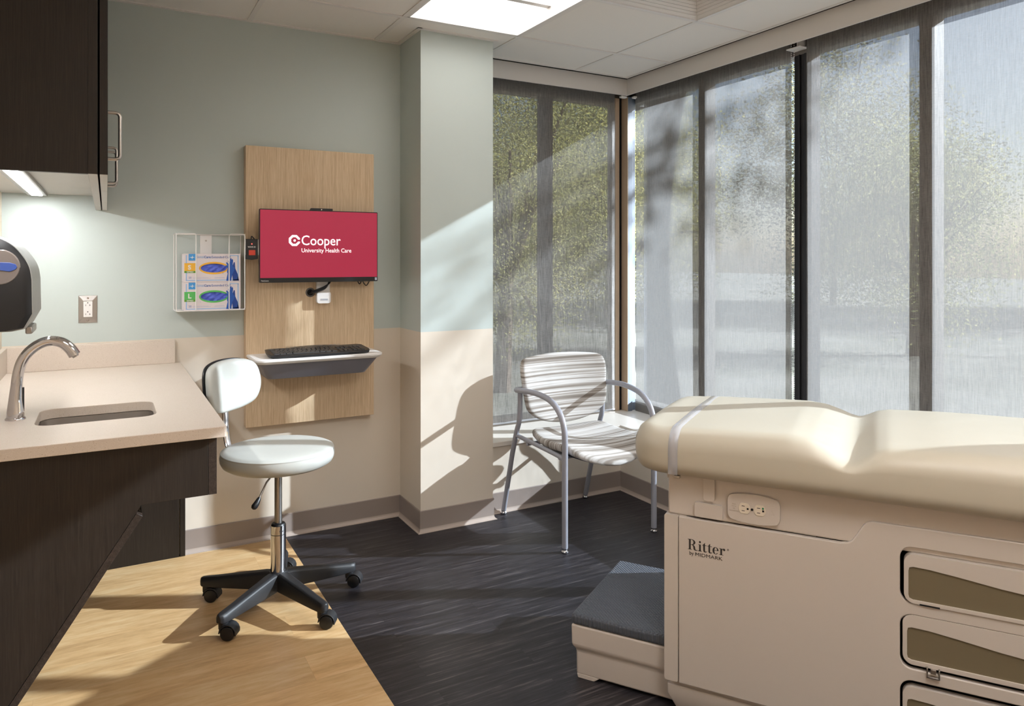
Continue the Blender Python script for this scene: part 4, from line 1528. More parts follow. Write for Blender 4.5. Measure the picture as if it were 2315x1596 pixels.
def bfn(a, b2, h):
    cv = 0.055 * (a / 0.18) ** 2
    return BC + DR * a + Vector((0, 0, b2)) + NP * (h + cv) - NP * (b2 * 0.10)
bm = bmesh.new()
puff(bm, ob, 0.040, 0.016, bfn, 6, 6, dome=0.006)
bk = obj('backrest', bm, M['stoolv'], smooth=True, angle=70)
bm = bmesh.new()
puff(bm, [(a * 1.015, b2 * 1.02) for a, b2 in ob], 0.010, 0.004, lambda a, b2, h: bfn(a, b2, h - 0.024), 4, 5, dome=0.0)
sh_ = obj('back_shell', bm, M['black'], bk, smooth=True, angle=60)
bm = bmesh.new()
NQ = (SC - BC); NQ.z = 0; NQ.normalize()
pt = [SC - NQ * r_ + Vector((0, 0, z_)) for r_, z_ in ((0.06, 0.524), (0.16, 0.522), (0.235, 0.524), (0.285, 0.545), (0.312, 0.60), (0.320, 0.70), (0.322, 0.82))]
tube(bm, smooth_path(pt, 6), 0.016, 14, flat=(0.28, 1))
bar_ = obj('back_bar', bm, M['chrome'], smooth=True, angle=60)
under(root, sparts + [col_, pist, tR, seat_, pl_, lev_, bk, bar_])

# ------------------------------------------------------------------ guest armchair
CXc = 0.736
root = tag(empty('armchair', (CXc, -0.55, 0)), 'striped fabric armchair with grey metal arms, standing by the window corner', 'chair')
cparts = []
for sgn in (-1, 1):
    X0 = CXc + sgn * 0.258
    front = [(X0, -0.822, 0.022), (X0, -0.822, 0.40), (X0, -0.822, 0.50), (X0, -0.815, 0.56), (X0, -0.788, 0.612), (X0, -0.735, 0.652), (X0, -0.665, 0.672), (X0 + sgn * 0.004, -0.56, 0.680), (X0 + sgn * 0.006, -0.45, 0.673), (X0 + sgn * 0.006, -0.400, 0.668), (X0 - sgn * 0.006, -0.376, 0.666), (X0 - sgn * 0.045, -0.372, 0.664)]
    pth = [Vector(front[0]), Vector(front[1])] + smooth_path(front[1:], 6)[1:]
    rr = []
    for p in pth:
        rr.append(0.0138)
    bm = bmesh.new()
    tube(bm, pth, rr, 16)
    arm_ = obj('arm', bm, M['powder'], smooth=True, angle=60)
    cparts.append(arm_)
    rear = [(X0, -0.246, 0.022), (X0, -0.335, 0.33), (X0, -0.380, 0.455), (X0 - sgn * 0.002, -0.402, 0.51), (X0 - sgn * 0.004, -0.408, 0.58), (X0 - sgn * 0.004, -0.408, 0.668)]
    bm = bmesh.new()
    tube(bm, [Vector(rear[0])] + smooth_path(rear[1:], 5), 0.0128, 16)
    cparts.append(obj('rear_leg', bm, M['powder'], smooth=True, angle=60))
    bm = bmesh.new()
    tube(bm, smooth_path([(X0, -0.372, 0.44), (X0 - sgn * 0.010, -0.42, 0.431), (X0 - sgn * 0.016, -0.55, 0.424), (X0 - sgn * 0.014, -0.74, 0.418), (X0 - sgn * 0.004, -0.815, 0.416)], 4), 0.0105, 12)
    cparts.append(obj('side_rail', bm, M['powder'], smooth=True, angle=60))
    for y in (-0.822, -0.243):
        bm = bmesh.new()
        lathe(bm, [(0.0, 0.0), (0.013, 0.0), (0.0165, 0.003), (0.0165, 0.008), (0.012, 0.011), (0.011, 0.014), (0.013, 0.017), (0.0125, 0.024), (0.0, 0.024)], (X0, y, 0), 20, caps=False)
        cparts.append(obj('glide', bm, M['chrome'], smooth=True, angle=50))
for y in (-0.47, -0.76):
    bm = bmesh.new()
    tube(bm, [(CXc - 0.250, y, 0.412), (CXc + 0.250, y, 0.412)], 0.0095, 10)
    cparts.append(obj('cross_rail', bm, M['powder'], smooth=True))
# backrest
sb = smooth_path([(-0.252, 0.02, 0), (-0.258, 0.09, 0), (-0.252, 0.135, 0), (-0.225, 0.160, 0), (-0.12, 0.172, 0), (0, 0.176, 0), (0.12, 0.172, 0), (0.225, 0.160, 0), (0.252, 0.135, 0), (0.258, 0.09, 0), (0.252, 0.02, 0), (0.245, -0.055, 0), (0.225, -0.105, 0), (0.15, -0.150, 0), (0.05, -0.172, 0), (-0.05, -0.172, 0), (-0.15, -0.150, 0), (-0.225, -0.105, 0), (-0.245, -0.055, 0), (-0.252, 0.02, 0)], 4)[:-1]
sb = [(p.x, p.y) for p in sb]
BX_ = CXc + 0.006
def cbf(a, b2, h):
    zc = 0.662 + b2
    y = -0.395 + 0.18 * b2 - 0.035 * (a / 0.25) ** 2 - h
    return Vector((BX_ + a, y, zc))
bm = bmesh.new()
puff(bm, sb, 0.042, 0.017, cbf, 6, 8, dome=0.004)
cparts.append(obj('backrest', bm, M['stripe_back'], smooth=True, angle=70))
# seat
ss = smooth_path([(-0.232, 0.10, 0), (-0.205, 0.195, 0), (-0.12, 0.225, 0), (0, 0.232, 0), (0.12, 0.225, 0), (0.205, 0.195, 0), (0.232, 0.10, 0), (0.240, -0.02, 0), (0.240, -0.13, 0), (0.215, -0.195, 0), (0.13, -0.235, 0), (0, -0.252, 0), (-0.13, -0.235, 0), (-0.215, -0.195, 0), (-0.240, -0.13, 0), (-0.240, -0.02, 0), (-0.232, 0.10, 0)], 4)[:-1]
ss = [(p.x, p.y) for p in ss]
def csf(a, b2, h):
    z = 0.437 + h + 0.022 * (a / 0.24) ** 2 - 0.012 * math.exp(-((b2 - 0.02) / 0.11) ** 2) - 0.050 * max(0.0, (-b2 - 0.14) / 0.11) ** 2 + 0.012 * max(0, (b2 - 0.1) / 0.13)
    return Vector((CXc + a, -0.640 + b2, z))
bm = bmesh.new()
puff(bm, ss, 0.040, 0.018, csf, 6, 8, dome=0.006)
cparts.append(obj('seat', bm, M['stripe_seat'], smooth=True, angle=70))
bm = bmesh.new()
puff(bm, [(a * 0.86, b2 * 0.88) for a, b2 in ss], 0.020, 0.006, lambda a, b2, h: csf(a, b2, h - 0.027), 4, 6)
cparts.append(obj('seat_pan', bm, M['black'], smooth=True, angle=60))
under(root, cparts)

# ------------------------------------------------------------------ exam table
ET = tag(empty('exam_table', (-0.027, -1.6545, 0), math.radians(-56.7)), 'beige padded medical exam table with drawers and a pull-out step', 'exam table')
F0 = -0.050
def lp(name, bm, m, parent=ET, **k):
    return obj(name, bm, m, parent, **k)
# body core
bm = bmesh.new()
bx(bm, 0.338, 1.345, F0 + 0.14, 0.50, 0.10, 0.585)
bx(bm, 0.300, 0.36, F0 + 0.012, 0.50, 0.10, 0.585)
lp('body', bm, M['shellp'], bevel=0.006)
bm = bmesh.new()
plate(bm, rrect(0.297, 0.3375, 0.098, 0.581, 0.006, 4), d0=F0 + 0.001, d1=F0 + 0.03)
lp('corner_cover', bm, M['shellp'], bevel=0.007, seg=4)
# front panel with three openings
def opening(z0, z1):
    return rrect(0.903, 1.40, z0, z1, 0.030, 8)
fp = [(0.3395, 0.098), (0.3395, 0.580), (0.768, 0.580), (0.786, 0.584), (0.796, 0.592), (0.822, 0.636), (0.830, 0.644), (0.842, 0.648), (1.60, 0.652), (1.60, 0.098)]
ops = [(0.457, 0.598), (0.292, 0.4285), (0.128, 0.262)]
bm = bmesh.new()
plate(bm, fp, [rrect(0.905, 1.56, a, b2, 0.028, 8) for a, b2 in ops], d0=F0, d1=F0 + 0.016)
lp('front_panel', bm, M['shellp'], bevel=0.004, seg=3)
bm = bmesh.new()
bx(bm, 0.70, 1.60, F0 + 0.09, F0 + 0.12, 0.10, 0.64)
lp('drawer_recess', bm, M['hole'])
# upper deck, base skirt
bm = bmesh.new()
bx(bm, 0.306, 1.60, F0 + 0.009, 0.49, 0.582, 0.716)
lp('upper_deck', bm, M['shellp'], bevel=0.005)
bm = bmesh.new()
A = [(0.303, F0 + 0.012), (1.60, F0 + 0.012), (1.60, 0.49), (0.303, 0.49)]
Bq = [(0.325, F0 + 0.035), (1.60, F0 + 0.035), (1.60, 0.47), (0.325, 0.47)]
v0_ = [bm.verts.new((p[0], p[1], 0.002)) for p in Bq]
v1_ = [bm.verts.new((p[0], p[1], 0.055)) for p in A]
v2_ = [bm.verts.new((p[0], p[1], 0.082)) for p in A]
v3_ = [bm.verts.new((p[0] + (0.006 if p[0] < 1 else 0), p[1] + (0.008 if p[1] < 0.2 else -0.008), 0.084)) for p in A]
v4_ = [bm.verts.new((p[0] + (0.006 if p[0] < 1 else 0), p[1] + (0.008 if p[1] < 0.2 else -0.008), 0.102)) for p in A]
for a_, b2 in ((v0_, v1_), (v1_, v2_), (v2_, v3_), (v3_, v4_)):
    for i in range(4):
        bm.faces.new((a_[i], a_[(i + 1) % 4], b2[(i + 1) % 4], b2[i]))
bm.faces.new(v0_); bm.faces.new(v4_)
lp('base_skirt', bm, M['shellp'], bevel=0.005)
# drawers
for k, (z0, z1) in enumerate(((0.457, 0.583), (0.303, 0.4285), (0.128, 0.248))):
    off = 0.006 if k == 0 else 0.002
    dr_root = bmesh.new()
    zt = z1 - 0.0
    u0 = 0.9135 if k == 0 else 0.9105
    pl = [p for p in rrect(u0, 1.55, z0 + (0.002 if k != 1 else 0.0), zt, 0.024, 8)]
    ins = [(u0 + 0.010, z0 + 0.022), (u0 + 0.012, z0 + 0.014), (u0 + 0.020, z0 + 0.011), (1.535, z0 + 0.011), (1.535, zt - 0.068), (1.25, zt - 0.060), (1.12, zt - 0.050), (1.03, zt - 0.039), (0.97, zt - 0.033), (u0 + 0.020, zt - 0.032), (u0 + 0.012, zt - 0.035), (u0 + 0.010, zt - 0.043)]
    bm = bmesh.new()
    plate(bm, pl, [ins], d0=F0 - off + 0.002, d1=F0 + 0.02)
    dd = lp('drawer', bm, M['shellp'], bevel=0.0035, seg=3)
    bm = bmesh.new()
    plate(bm, ins, d0=F0 - off + 0.006, d1=F0 + 0.02)
    lp('inlay', bm, M['olive'], dd)
    bm = bmesh.new()
    plate(bm, rrect(0.935, 1.53, z0 - 0.004, z1 - 0.045, 0.01, 3), d0=F0 + 0.02, d1=F0 + 0.085)
    lp('drawer_box', bm, mat('navy_drawer_box', (40, 46, 66), 0.5), dd)
    bm = bmesh.new()
    if k == 1:
        bx(bm, 0.963, 0.992, F0 - 0.010, F0 + 0.010, z0 - 0.020, z0 - 0.016)
        bx(bm, 0.963, 0.966, F0 - 0.010, F0 + 0.012, z0 - 0.020, z0 + 0.004)
        bx(bm, 0.989, 0.992, F0 - 0.010, F0 + 0.012, z0 - 0.020, z0 + 0.004)
        bx(bm, 0.972, 0.984, F0 - 0.006, F0 + 0.012, z0 - 0.010, z0 + 0.001)
        lp('latch', bm, M['steel'], dd, bevel=0.0006)
    elif k == 0:
        bx(bm, 0.948, 0.992, F0 - 0.0045, F0 + 0.010, z0 + 0.0005, z0 + 0.0045)
        lp('latch_slot', bm, M['hole'], dd)
    else:
        bm.free()
# receptacle plate
bm = bmesh.new()
U0, U1, Z0_, Z1_ = 0.478, 0.617, 0.594, 0.672
rp = rrect(U0, U1, Z0_ + 0.006, Z1_ - 0.006, 0.014, 5)
rp = [(a, b2 + (0.006 if b2 > (Z0_ + Z1_) / 2 else -0.006) * max(0, 1 - ((a - (U0 + U1) / 2) / 0.07) ** 2)) for a, b2 in rp]
rp2 = []
for i in range(len(rp)):
    a, b2 = rp[i], rp[(i + 1) % len(rp)]
    rp2.append(a)
    if abs(a[0] - b2[0]) > 0.05:
        for q in range(1, 8):
            t = q / 8
            xx = a[0] + (b2[0] - a[0]) * t
            zz = a[1] + (b2[1] - a[1]) * t
            zz += (0.006 if zz > (Z0_ + Z1_) / 2 else -0.006) * (1 - ((xx - (U0 + U1) / 2) / 0.058) ** 2)
            rp2.append((xx, zz))
plate(bm, rp2, d0=F0 - 0.002, d1=F0 + 0.008)
rpo = lp('receptacle_plate', bm, M['shellp'], bevel=0.002)
for j, uc in enumerate((0.524, 0.565)):
    bm = bmesh.new()
    ol = [(uc + 0.0155 * math.cos(t), 0.633 + max(-0.0145, min(0.0145, 0.0175 * math.sin(t)))) for t in [2 * PI * q / 40 for q in range(40)]]
    plate(bm, ol, d0=F0 - 0.0038, d1=F0)
    rcp = lp('receptacle', bm, M['ivory'], rpo, bevel=0.0006)
bm = bmesh.new()
for uc in (0.524, 0.565):
    for dz in (-0.0065, 0.0065):
        bx(bm, uc - 0.007, uc + 0.001, F0 - 0.0042, F0 - 0.003, 0.633 + dz - 0.0008, 0.633 + dz + 0.0008)
    bx(bm, uc + 0.0065, uc + 0.0115, F0 - 0.0042, F0 - 0.003, 0.6305, 0.6355)
lathe(bm, [(0.0, F0 - 0.004), (0.0034, F0 - 0.004), (0.0034, F0 - 0.001), (0.0, F0 - 0.001)], (0.5445, 0, 0.6325), 14, axis='y', caps=False)
so_ = lp('slots', bm, M['hole'], rpo)
so_['kind'] = 'stuff'
bm = bmesh.new()
lathe(bm, [(0.0, F0 - 0.0043), (0.0028, F0 - 0.0043), (0.0028, F0 - 0.003), (0.0, F0 - 0.003)], (0.5735, 0, 0.6400), 14, axis='y', caps=False)
lp('green_dot', bm, mat('green_dot', (40, 130, 90), 0.5), rpo)
bm = bmesh.new()
tri = [(0.589, 0.626), (0.603, 0.626), (0.596, 0.638)]
tube(bm, [(p[0], F0 - 0.0022, p[1]) for p in tri], 0.0005, 6, closed=True)
bx(bm, 0.5956, 0.5964, F0 - 0.0026, F0 - 0.002, 0.6275, 0.6345)
lp('warning_mark', bm, M['shellp'], rpo)
for q, (t_, w_) in enumerate((('MAX', 0.010), ('TOTAL', 0.013), ('5A', 0.006), ('ACCESSORIES', 0.026))):
    text('lettering', t_, w_, (0.497 - w_ / 2 - 0.001, F0 - 0.0021, 0.6395 - 0.0062 * q), mat('embossed_print', (172, 158, 144), 0.5), rpo)
bm = bmesh.new()
plate(bm, rrect(0.385, 0.465, 0.588, 0.629, 0.006, 4), d0=F0 - 0.001, d1=F0 + 0.008)
lp('blank_cover', bm, M['shellp'], bevel=0.003, seg=3)
bm = bmesh.new()
plate(bm, rrect(0.410, 0.442, 0.636, 0.715, 0.008, 4), d0=F0 + 0.001, d1=F0 + 0.008)
lp('rib_cover', bm, M['shellp'], bevel=0.003, seg=3)
bm = bmesh.new()
bx(bm, 0.300, 0.305, F0 + 0.02, F0 + 0.05, 0.682, 0.722)
lp('paper_guide', bm, M['shellp'], bevel=0.001)
# the step
bm = bmesh.new()
st = [(0.0, 0.0), (0.44, 0.0)]
v = []
secs = [(0.002, 0.001, 0.010), (0.0, 0.0, 0.016), (-0.001, -0.001, 0.088), (-0.013, -0.010, 0.104), (-0.014, -0.010, 0.170)]
prev = None
for du, dn, z in secs:
    ring = [bm.verts.new(p) for p in ((du, dn, z), (0.36, dn, z), (0.36, 0.44 - dn, z), (du, 0.44 - dn, z))]
    if prev:
        for i in range(4):
            bm.faces.new((prev[i], prev[(i + 1) % 4], ring[(i + 1) % 4], ring[i]))
    else:
        bm.faces.new(ring)
    prev = ring
bm.faces.new(prev)
stp = lp('step', bm, M['shellp'], bevel=0.007, seg=3, angle=25)
bm = bmesh.new()
plate(bm, [(0.004, 0.0), (0.062, 0.0), (0.078, 0.013), (0.001, 0.013)], d0=0.0, d1=0.44)
lp('step_foot', bm, M['shellp'], stp, bevel=0.003)
bm = bmesh.new()
bx(bm, -0.014, 0.36, -0.012, 0.452, 0.170, 0.204)
lp('tread', bm, M['rubber'], stp, bevel=0.010, seg=4)
# upholstered top: lofted cross-sections
prof = [(0.17, 0.800), (0.246, 0.829), (0.308, 0.838), (0.4, 0.843), (0.575, 0.850), (0.644, 0.852), (0.698, 0.846), (0.738, 0.833), (0.771, 0.820), (0.797, 0.814), (0.819, 0.823), (0.848, 0.838), (0.88, 0.845), (1.014, 0.851), (1.107, 0.853), (1.234, 0.853), (1.62, 0.855)]
def ztop(u_):
    for (a, za), (b2, zb) in zip(prof[:-1], prof[1:]):
        if a <= u_ <= b2:
            t = (u_ - a) / (b2 - a)
            return za + (zb - za) * t
    return prof[-1][1]
def base_line(u_):
    return 0.838 + 0.014 * min(1, max(0, (u_ - 0.25) / 0.4))
us = [0.192 + 0.135 * (1 - math.cos(PI / 2 * k / 14)) for k in range(15)]
u_ = us[-1]
while u_ < 1.60:
    u_ += 0.011 if 0.62 < u_ < 0.95 else 0.03
    us.append(u_)
bm = bmesh.new()
prev = None
NC, WH = 0.207, 0.315
for u_ in us:
    t = min(1.0, (u_ - 0.192) / 0.135)
    wr = math.sqrt(max(0.0, 1 - (1 - t) ** 2))
    hw = WH - 0.135 + 0.135 * wr
    zr = 0.052 * (1 - math.sqrt(max(0.0, 1 - max(0.0, 1 - (u_ - 0.192) / 0.065) ** 2)))
    zt0 = max(ztop(max(u_, 0.30)), 0) - zr
    zb0 = 0.706 + 0.040 * (1 - math.sqrt(max(0.0, 1 - max(0.0, 1 - (u_ - 0.192) / 0.05) ** 2)))
    dip = max(0.0, base_line(u_) - ztop(max(u_, 0.30)))
    ring = []
    rt, rb = 0.060, 0.042
    pts = []
    for q in range(9):
        a = PI / 2 * q / 8
        pts.append((hw - rt + rt * math.sin(a), 'T', rt * (1 - math.cos(a)) * 1.0))
    right = pts
    seq = []
    K = 16
    # top from -hw..hw, then the side and the bottom
    for q in range(9):
        a = PI / 2 * q / 8
        seq.append((-(hw - rt) - rt * math.cos(a), rt * (1 - math.sin(a)), 1))
    for q in range(1, K):
        seq.append((-(hw - rt) + 2 * (hw - rt) * q / K, 0.0, 1))
    for q in range(9):
        a = PI / 2 * q / 8
        seq.append(((hw - rt) + rt * math.sin(a), rt * (1 - math.cos(a)), 1))
    for q in range(9):
        a = PI / 2 * q / 8
        seq.append(((hw - rb) + rb * math.cos(a), rb * (1 - math.sin(a)), 0))
    for q in range(9):
        a = PI / 2 * q / 8
        seq.append((-(hw - rb) - rb * math.sin(a), rb * (1 - math.cos(a)), 0))
    for nn_, dz, top_ in seq:
        nd = NC + nn_
        if top_:
            k_ = 1 + 0.5 * max(0.0, (0.30 - nd) / 0.40)
            crown = 0.004 * (1 - (nn_ / hw) ** 2)
            wdz = 1 - 0.75 * min(1, dz / rt)
            z = zt0 + dip - dip * k_ * wdz - dz + crown
            z = max(z, zb0 + rb + 0.004)
        else:
            z = zb0 + dz
        ring.append(bm.verts.new((u_, nd, z)))
    if prev:
        for i in range(len(ring)):
            bm.faces.new((prev[i], prev[(i + 1) % len(ring)], ring[(i + 1) % len(ring)], ring[i]))
    else:
        bm.faces.new(ring)
    prev = ring
bm.faces.new(prev[::-1])
cu_ = lp('cushion', bm, M['vinyl'], smooth=True, angle=75)
# clear strap that wraps the foot of the cushion
bm = bmesh.new()
u_c = 0.338
hw = WH
zt0 = ztop(u_c)
path = []
for q in range(9):
    a = PI / 2 * q / 8
    path.append((NC - (hw - 0.060) - 0.0612 * math.cos(a), zt0 - 0.060 + 0.0612 * math.sin(a)))
path = [(NC - hw - 0.0012, 0.716), (NC - hw - 0.0012, 0.75)] + path
path += [(NC, zt0 + 0.0053)]
path += [(2 * NC - a, b2) for a, b2 in path[::-1][1:]]
rows_ = []
for i, (nn_, z) in enumerate(path):
    lean = 0.0 if nn_ < 0 else -0.0 * nn_
    rows_.append([bm.verts.new((u_c + w_ + lean, nn_, z)) for w_ in (-0.0135, 0.0135)])
for a_, b2 in zip(rows_[:-1], rows_[1:]):
    bm.faces.new((a_[0], a_[1], b2[1], b2[0]))
sp_ = lp('strap', bm, M['clearband'], smooth=True, angle=60)
sol = sp_.modifiers.new('solid', 'SOLIDIFY'); sol.thickness = 0.0016; sol.offset = 0
bm = bmesh.new()
bx(bm, 0.336, 0.352, NC - hw + 0.020, NC - hw + 0.034, 0.700, 0.708)
lp('strap_clip', bm, M['steel'], bevel=0.001)
bm = bmesh.new()
bx(bm, 0.31, 1.60, F0 + 0.03, 0.46, 0.70, 0.72)
lp('cushion_board', bm, M['softblack'])
# maker's lettering: hand-drawn serif word, then a line of plain type
def serif_word(bm, x, z, s):
    yq = F0 - 0.0006
    def R_(a, b2, c, d):
        plate(bm, [(x + a * s, z + c * s), (x + b2 * s, z + c * s), (x + b2 * s, z + d * s), (x + a * s, z + d * s)], d0=yq, d1=F0)
    def P_(pl):
        plate(bm, [(x + a * s, z + b2 * s) for a, b2 in pl], d0=yq, d1=F0)
    def ring(cx, cz, rx, rz, ix, iz, a0, a1, ox=0.0, n=20):
        o1 = [(cx + rx * math.cos(math.radians(a0 + (a1 - a0) * k / n)), cz + rz * math.sin(math.radians(a0 + (a1 - a0) * k / n))) for k in range(n + 1)]
        i1 = [(cx + ox + ix * math.cos(math.radians(a0 + (a1 - a0) * k / n)), cz + iz * math.sin(math.radians(a0 + (a1 - a0) * k / n))) for k in range(n + 1)]
        P_(o1 + i1[::-1])
    # R
    R_(3.5, 9.5, 0, 34); R_(0, 13.5, 0, 1.4); R_(0, 13, 32.6, 34)
    ring(12, 25, 12.5, 9, 6.2, 7.6, -90, 90); R_(9.5, 12.3, 32.6, 34); R_(9.5, 12.3, 16, 17.4)
    P_([(12, 16.8), (19, 16.2), (23, 12), (24.5, 3.2), (27, 1.2), (31, 2.2), (31.5, 1.2), (27, -0.8), (22, -0.5), (18.5, 2.5), (17.5, 11), (15.5, 14.6)])
    # i
    R_(36.5, 42, 0, 21.5); R_(33.5, 45, 0, 1.3); R_(34, 37, 20.4, 21.8)
    ring(39.2, 29.5, 3.3, 3.3, 0.1, 0.1, 0, 359)
    # t t
    for o_ in (0, 16.5):
        R_(50 + o_, 55.3 + o_, 4, 24); P_([(50 + o_, 24), (55.3 + o_, 24), (55.3 + o_, 30)]); R_(46.5 + o_, 61 + o_, 20.4, 21.8)
        P_([(50 + o_, 4.2), (55.3 + o_, 4.2), (56.5 + o_, 1.8), (59 + o_, 1.6), (61.5 + o_, 4), (62.2 + o_, 3.2), (59.5 + o_, -0.4), (54 + o_, -0.9), (50.8 + o_, 1)])
    # e
    ring(89, 10.6, 9.5, 11.4, 4.4, 10.2, 8, 318, 0.6, 30); R_(84, 98.2, 11.2, 12.4)
    # r
    R_(104, 109.5, 0, 20.5); R_(100.5, 113.5, 0, 1.3); R_(100.8, 105, 20.2, 21.6)
    P_([(109.3, 14), (111, 18), (113.5, 19.6), (114, 21.8), (111.5, 20.8), (109.3, 17.5)])
    ring(116, 18.2, 3.6, 3.6, 0.1, 0.1, 0, 359)
    # registered mark
    ring(128, 20.5, 3.0, 3.0, 2.3, 2.3, 0, 359)
    R_(127.2, 127.8, 19, 22); R_(127.8, 128.8, 21.4, 22); R_(127.8, 128.8, 20.2, 20.7)
bm = bmesh.new()
serif_word(bm, 0.3665, 0.4905, 0.00088)
lp('logo', bm, M['ink'])
text('lettering', 'by', 0.0125, (0.371, F0 - 0.0005, 0.4755), M['ink'], ET, xscale=0.9)
text('lettering', 'MIDMARK', 0.076, (0.388, F0 - 0.0005, 0.4755), M['ink'], ET, xscale=1.25)

# ================================================================== OUTDOORS
grass = mat('sunlit_lawn', (150, 158, 112), 0.9, spec=0.1)
n, b = nodes(grass)
col = ramp(n, noise(n, coord(n, (1, 1, 1)), 0.5, 6), [(0.35, (96, 95, 82)), (0.5, (114, 111, 101)), (0.65, (130, 126, 118))])
n.links.new(col, b.inputs['Base Color'])
bm = bmesh.new()
bx(bm, -60, 90, 0.3, 110, -1.2, -0.9)
bx(bm, 1.95, 90, -70, 0.3, -1.2, -0.9)
struct(obj('ground', bm, grass))
leafm = []
for nm, cols in (('leaf_green', [(46, 66, 26), (84, 104, 44), (136, 144, 72)]), ('leaf_olive', [(66, 70, 34), (112, 112, 58), (160, 150, 88)]), ('leaf_dark', [(30, 48, 24), (58, 80, 40), (104, 124, 64)])):
    m = mat(nm, cols[1], 0.6, spec=0.2)
    n, b = nodes(m)
    n.links.new(ramp(n, noise(n, coord(n), 3.2, 4), [(0.35, cols[0]), (0.5, cols[1]), (0.65, cols[2])]), b.inputs['Base Color'])
    leafm.append(m)
bark = mat('tree_bark', (88, 74, 62), 0.9, spec=0.1)
n, b = nodes(bark)
bump(n, b, noise(n, coord(n, (1, 1, 0.2)), 30, 4), 0.6, 0.01)
def tree(x, y, h, cr, ch, nclust, nleaf, lm, label, leaf=0.16, seed=1, z0=-0.9, cl_r=0.55, cc=None):
    rnd = random.Random(seed)
    root = tag(empty('tree', (x, y, z0)), label, 'tree', 'trees outside the windows')
    bm = bmesh.new()
    cz = h - ch * 0.5
    cx_, cy_ = (x, y) if cc is None else cc
    trunk = [Vector((x, y, z0)), Vector((x + 0.05, y - 0.04, z0 + (cz - z0) * 0.5)), Vector((x + 0.1, y, cz))]
    tube(bm, smooth_path(trunk, 4), [0.16 * (1 - 0.06 * i) for i in range(9)], 8)
    cl = []
    for k in range(nclust):
        while True:
            p = Vector((rnd.uniform(-1, 1), rnd.uniform(-1, 1), rnd.uniform(-1, 1)))
            if 0.25 < p.length < 1:
                break
        cl.append(Vector((cx_ + p.x * cr, cy_ + p.y * cr, cz + p.z * ch * 0.5)))
    for c in cl[:14]:
        mid = (Vector((x + 0.1, y, cz - ch * 0.2)) + c) * 0.5 + Vector((0, 0, -0.1))
        tube(bm, smooth_path([Vector((x + 0.08, y, cz - ch * 0.35)), mid, c], 3), [0.06, 0.05, 0.04, 0.035, 0.03, 0.025, 0.015], 5)
    tk = obj('trunk', bm, bark, smooth=True)
    vs, fs = [], []
    for c in cl:
        rr = cl_r * rnd.uniform(0.7, 1.25)
        for q in range(nleaf):
            d = Vector((rnd.gauss(0, 1), rnd.gauss(0, 1), rnd.gauss(0, 0.75)))
            if d.length > 2.0:
                d *= 2.0 / d.length
            p = c + d * rr * 0.5
            s_ = leaf * rnd.uniform(0.6, 1.2)
            a = Vector((rnd.gauss(0, 1), rnd.gauss(0, 1), rnd.gauss(0, 0.5))).normalized()
            e = a.orthogonal().normalized()
            b2 = (e * math.cos(q) + a.cross(e) * math.sin(q)) * 0.5
            i0 = len(vs)
            vs += [p - a * s_ * 0.5, p + b2 * s_ * 0.45, p + a * s_ * 0.5, p - b2 * s_ * 0.45]
            fs.append((i0, i0 + 1, i0 + 2, i0 + 3))
    me = bpy.data.meshes.new('foliage')
    me.from_pydata(vs, [], fs)
    me.materials.append(lm)
    fo = bpy.data.objects.new('foliage', me)
    C.objects.link(fo)
    under(root, [tk, fo])
def soft_leaf(name, cols, sc):
    m = mat(name, cols[1], 0.8, spec=0.05)
    n, b = nodes(m)
    f = noise(n, coord(n), sc, 6, 0.7)
    c = ramp(n, f, [(0.33, cols[0]), (0.5, cols[1]), (0.67, cols[2])])
    n.links.new(c, b.inputs['Base Color'])
    tl = n.nodes.new('ShaderNodeBsdfTranslucent')
    n.links.new(c, tl.inputs[0])
    mx = n.nodes.new('ShaderNodeMixShader')
    mx.inputs[0].default_value = 0.5
    n.links.new(b.outputs[0], mx.inputs[1])
    n.links.new(tl.outputs[0], mx.inputs[2])
    out = [q for q in n.nodes if q.type == 'OUTPUT_MATERIAL'][0]
    n.links.new(mx.outputs[0], out.inputs[0])
    return m
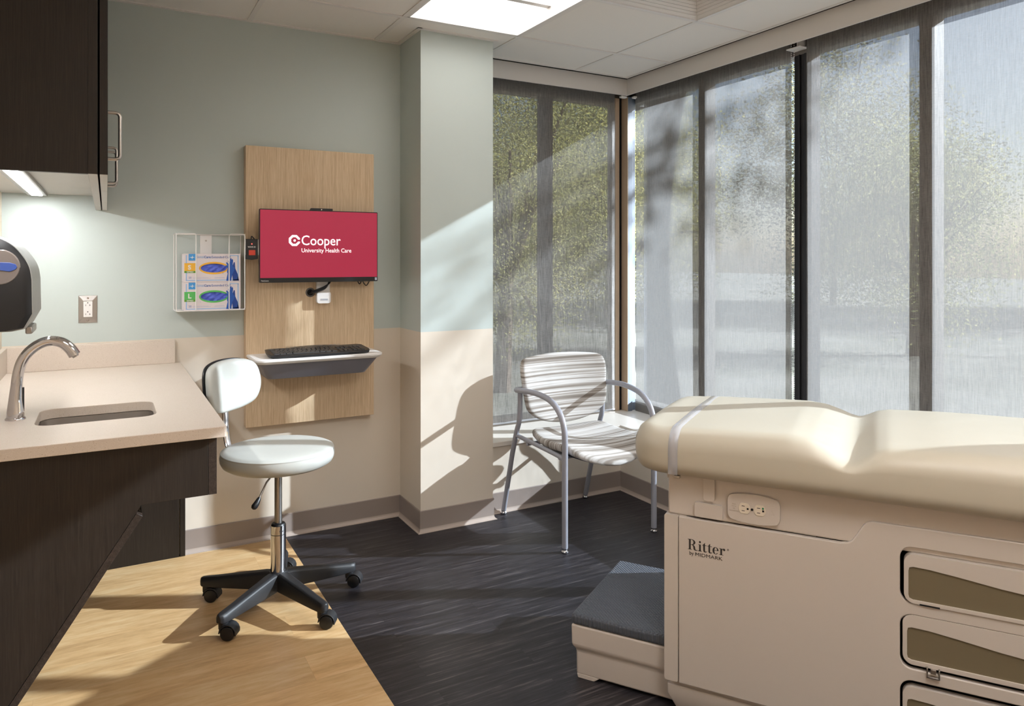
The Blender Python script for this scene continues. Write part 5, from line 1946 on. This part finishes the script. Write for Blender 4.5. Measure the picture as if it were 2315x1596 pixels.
near_l = soft_leaf('leaves_yellow_green', [(88, 90, 52), (150, 146, 88), (206, 194, 128)], 1.6)
near_l2 = soft_leaf('leaves_gold_green', [(96, 100, 52), (160, 154, 84), (216, 200, 124)], 1.2)
mid_l = soft_leaf('leaves_olive', [(80, 86, 52), (132, 132, 84), (184, 174, 118)], 1.5)
far_l = soft_leaf('leaves_far', [(96, 98, 76), (134, 132, 102), (168, 162, 128)], 0.9)
tree(4.5, 7.2, 4.9, 1.7, 4.9, 120, 500, near_l, 'bushy green tree close outside the window behind the armchair', seed=3, leaf=0.05, cl_r=0.75)
tree(9.6, 10.4, 6.4, 2.1, 6.4, 100, 400, near_l2, 'olive green tree seen through the shade behind the armchair, further back', seed=4, leaf=0.08, cl_r=0.9)
tree(4.3, 13.8, 7.6, 2.5, 7.6, 120, 400, near_l, 'tall green tree farthest back through the window beside the column', seed=5, leaf=0.10, cl_r=1.0)
tree(15.0, 6.6, 4.6, 2.0, 4.8, 80, 360, mid_l, 'green tree beyond the corner of the room outside the long window', seed=6, leaf=0.09, cl_r=0.9)
tree(15.5, 19.0, 10.2, 3.8, 10.6, 120, 400, mid_l, 'tall olive tree far outside behind the corner post', seed=12, leaf=0.14, cl_r=1.5)
tree(30.0, 20.0, 12.0, 5.2, 12.6, 110, 360, far_l, 'pale distant tree outside the middle of the long window', seed=7, leaf=0.20, cl_r=2.3)
tree(40.0, 6.0, 14.0, 6.2, 14.6, 130, 400, far_l, 'far tree outside, just right of the dark mullion', seed=8, leaf=0.22, cl_r=2.7)
tree(43.0, -10.5, 13.5, 6.2, 14.2, 130, 400, far_l, 'far tree outside, above the head of the exam table', seed=9, leaf=0.22, cl_r=2.7)
tree(24.0, 36.0, 12.0, 5.4, 12.6, 110, 360, far_l, 'far tree outside, seen close to the corner post', seed=10, leaf=0.20, cl_r=2.3)
tree(9.2, -2.6, 7.45, 1.25, 1.9, 15, 60, leafm[0], 'near tree on the sunny side whose branches shade the long window', seed=11, leaf=0.13, cl_r=0.42, cc=(8.9, -4.25))
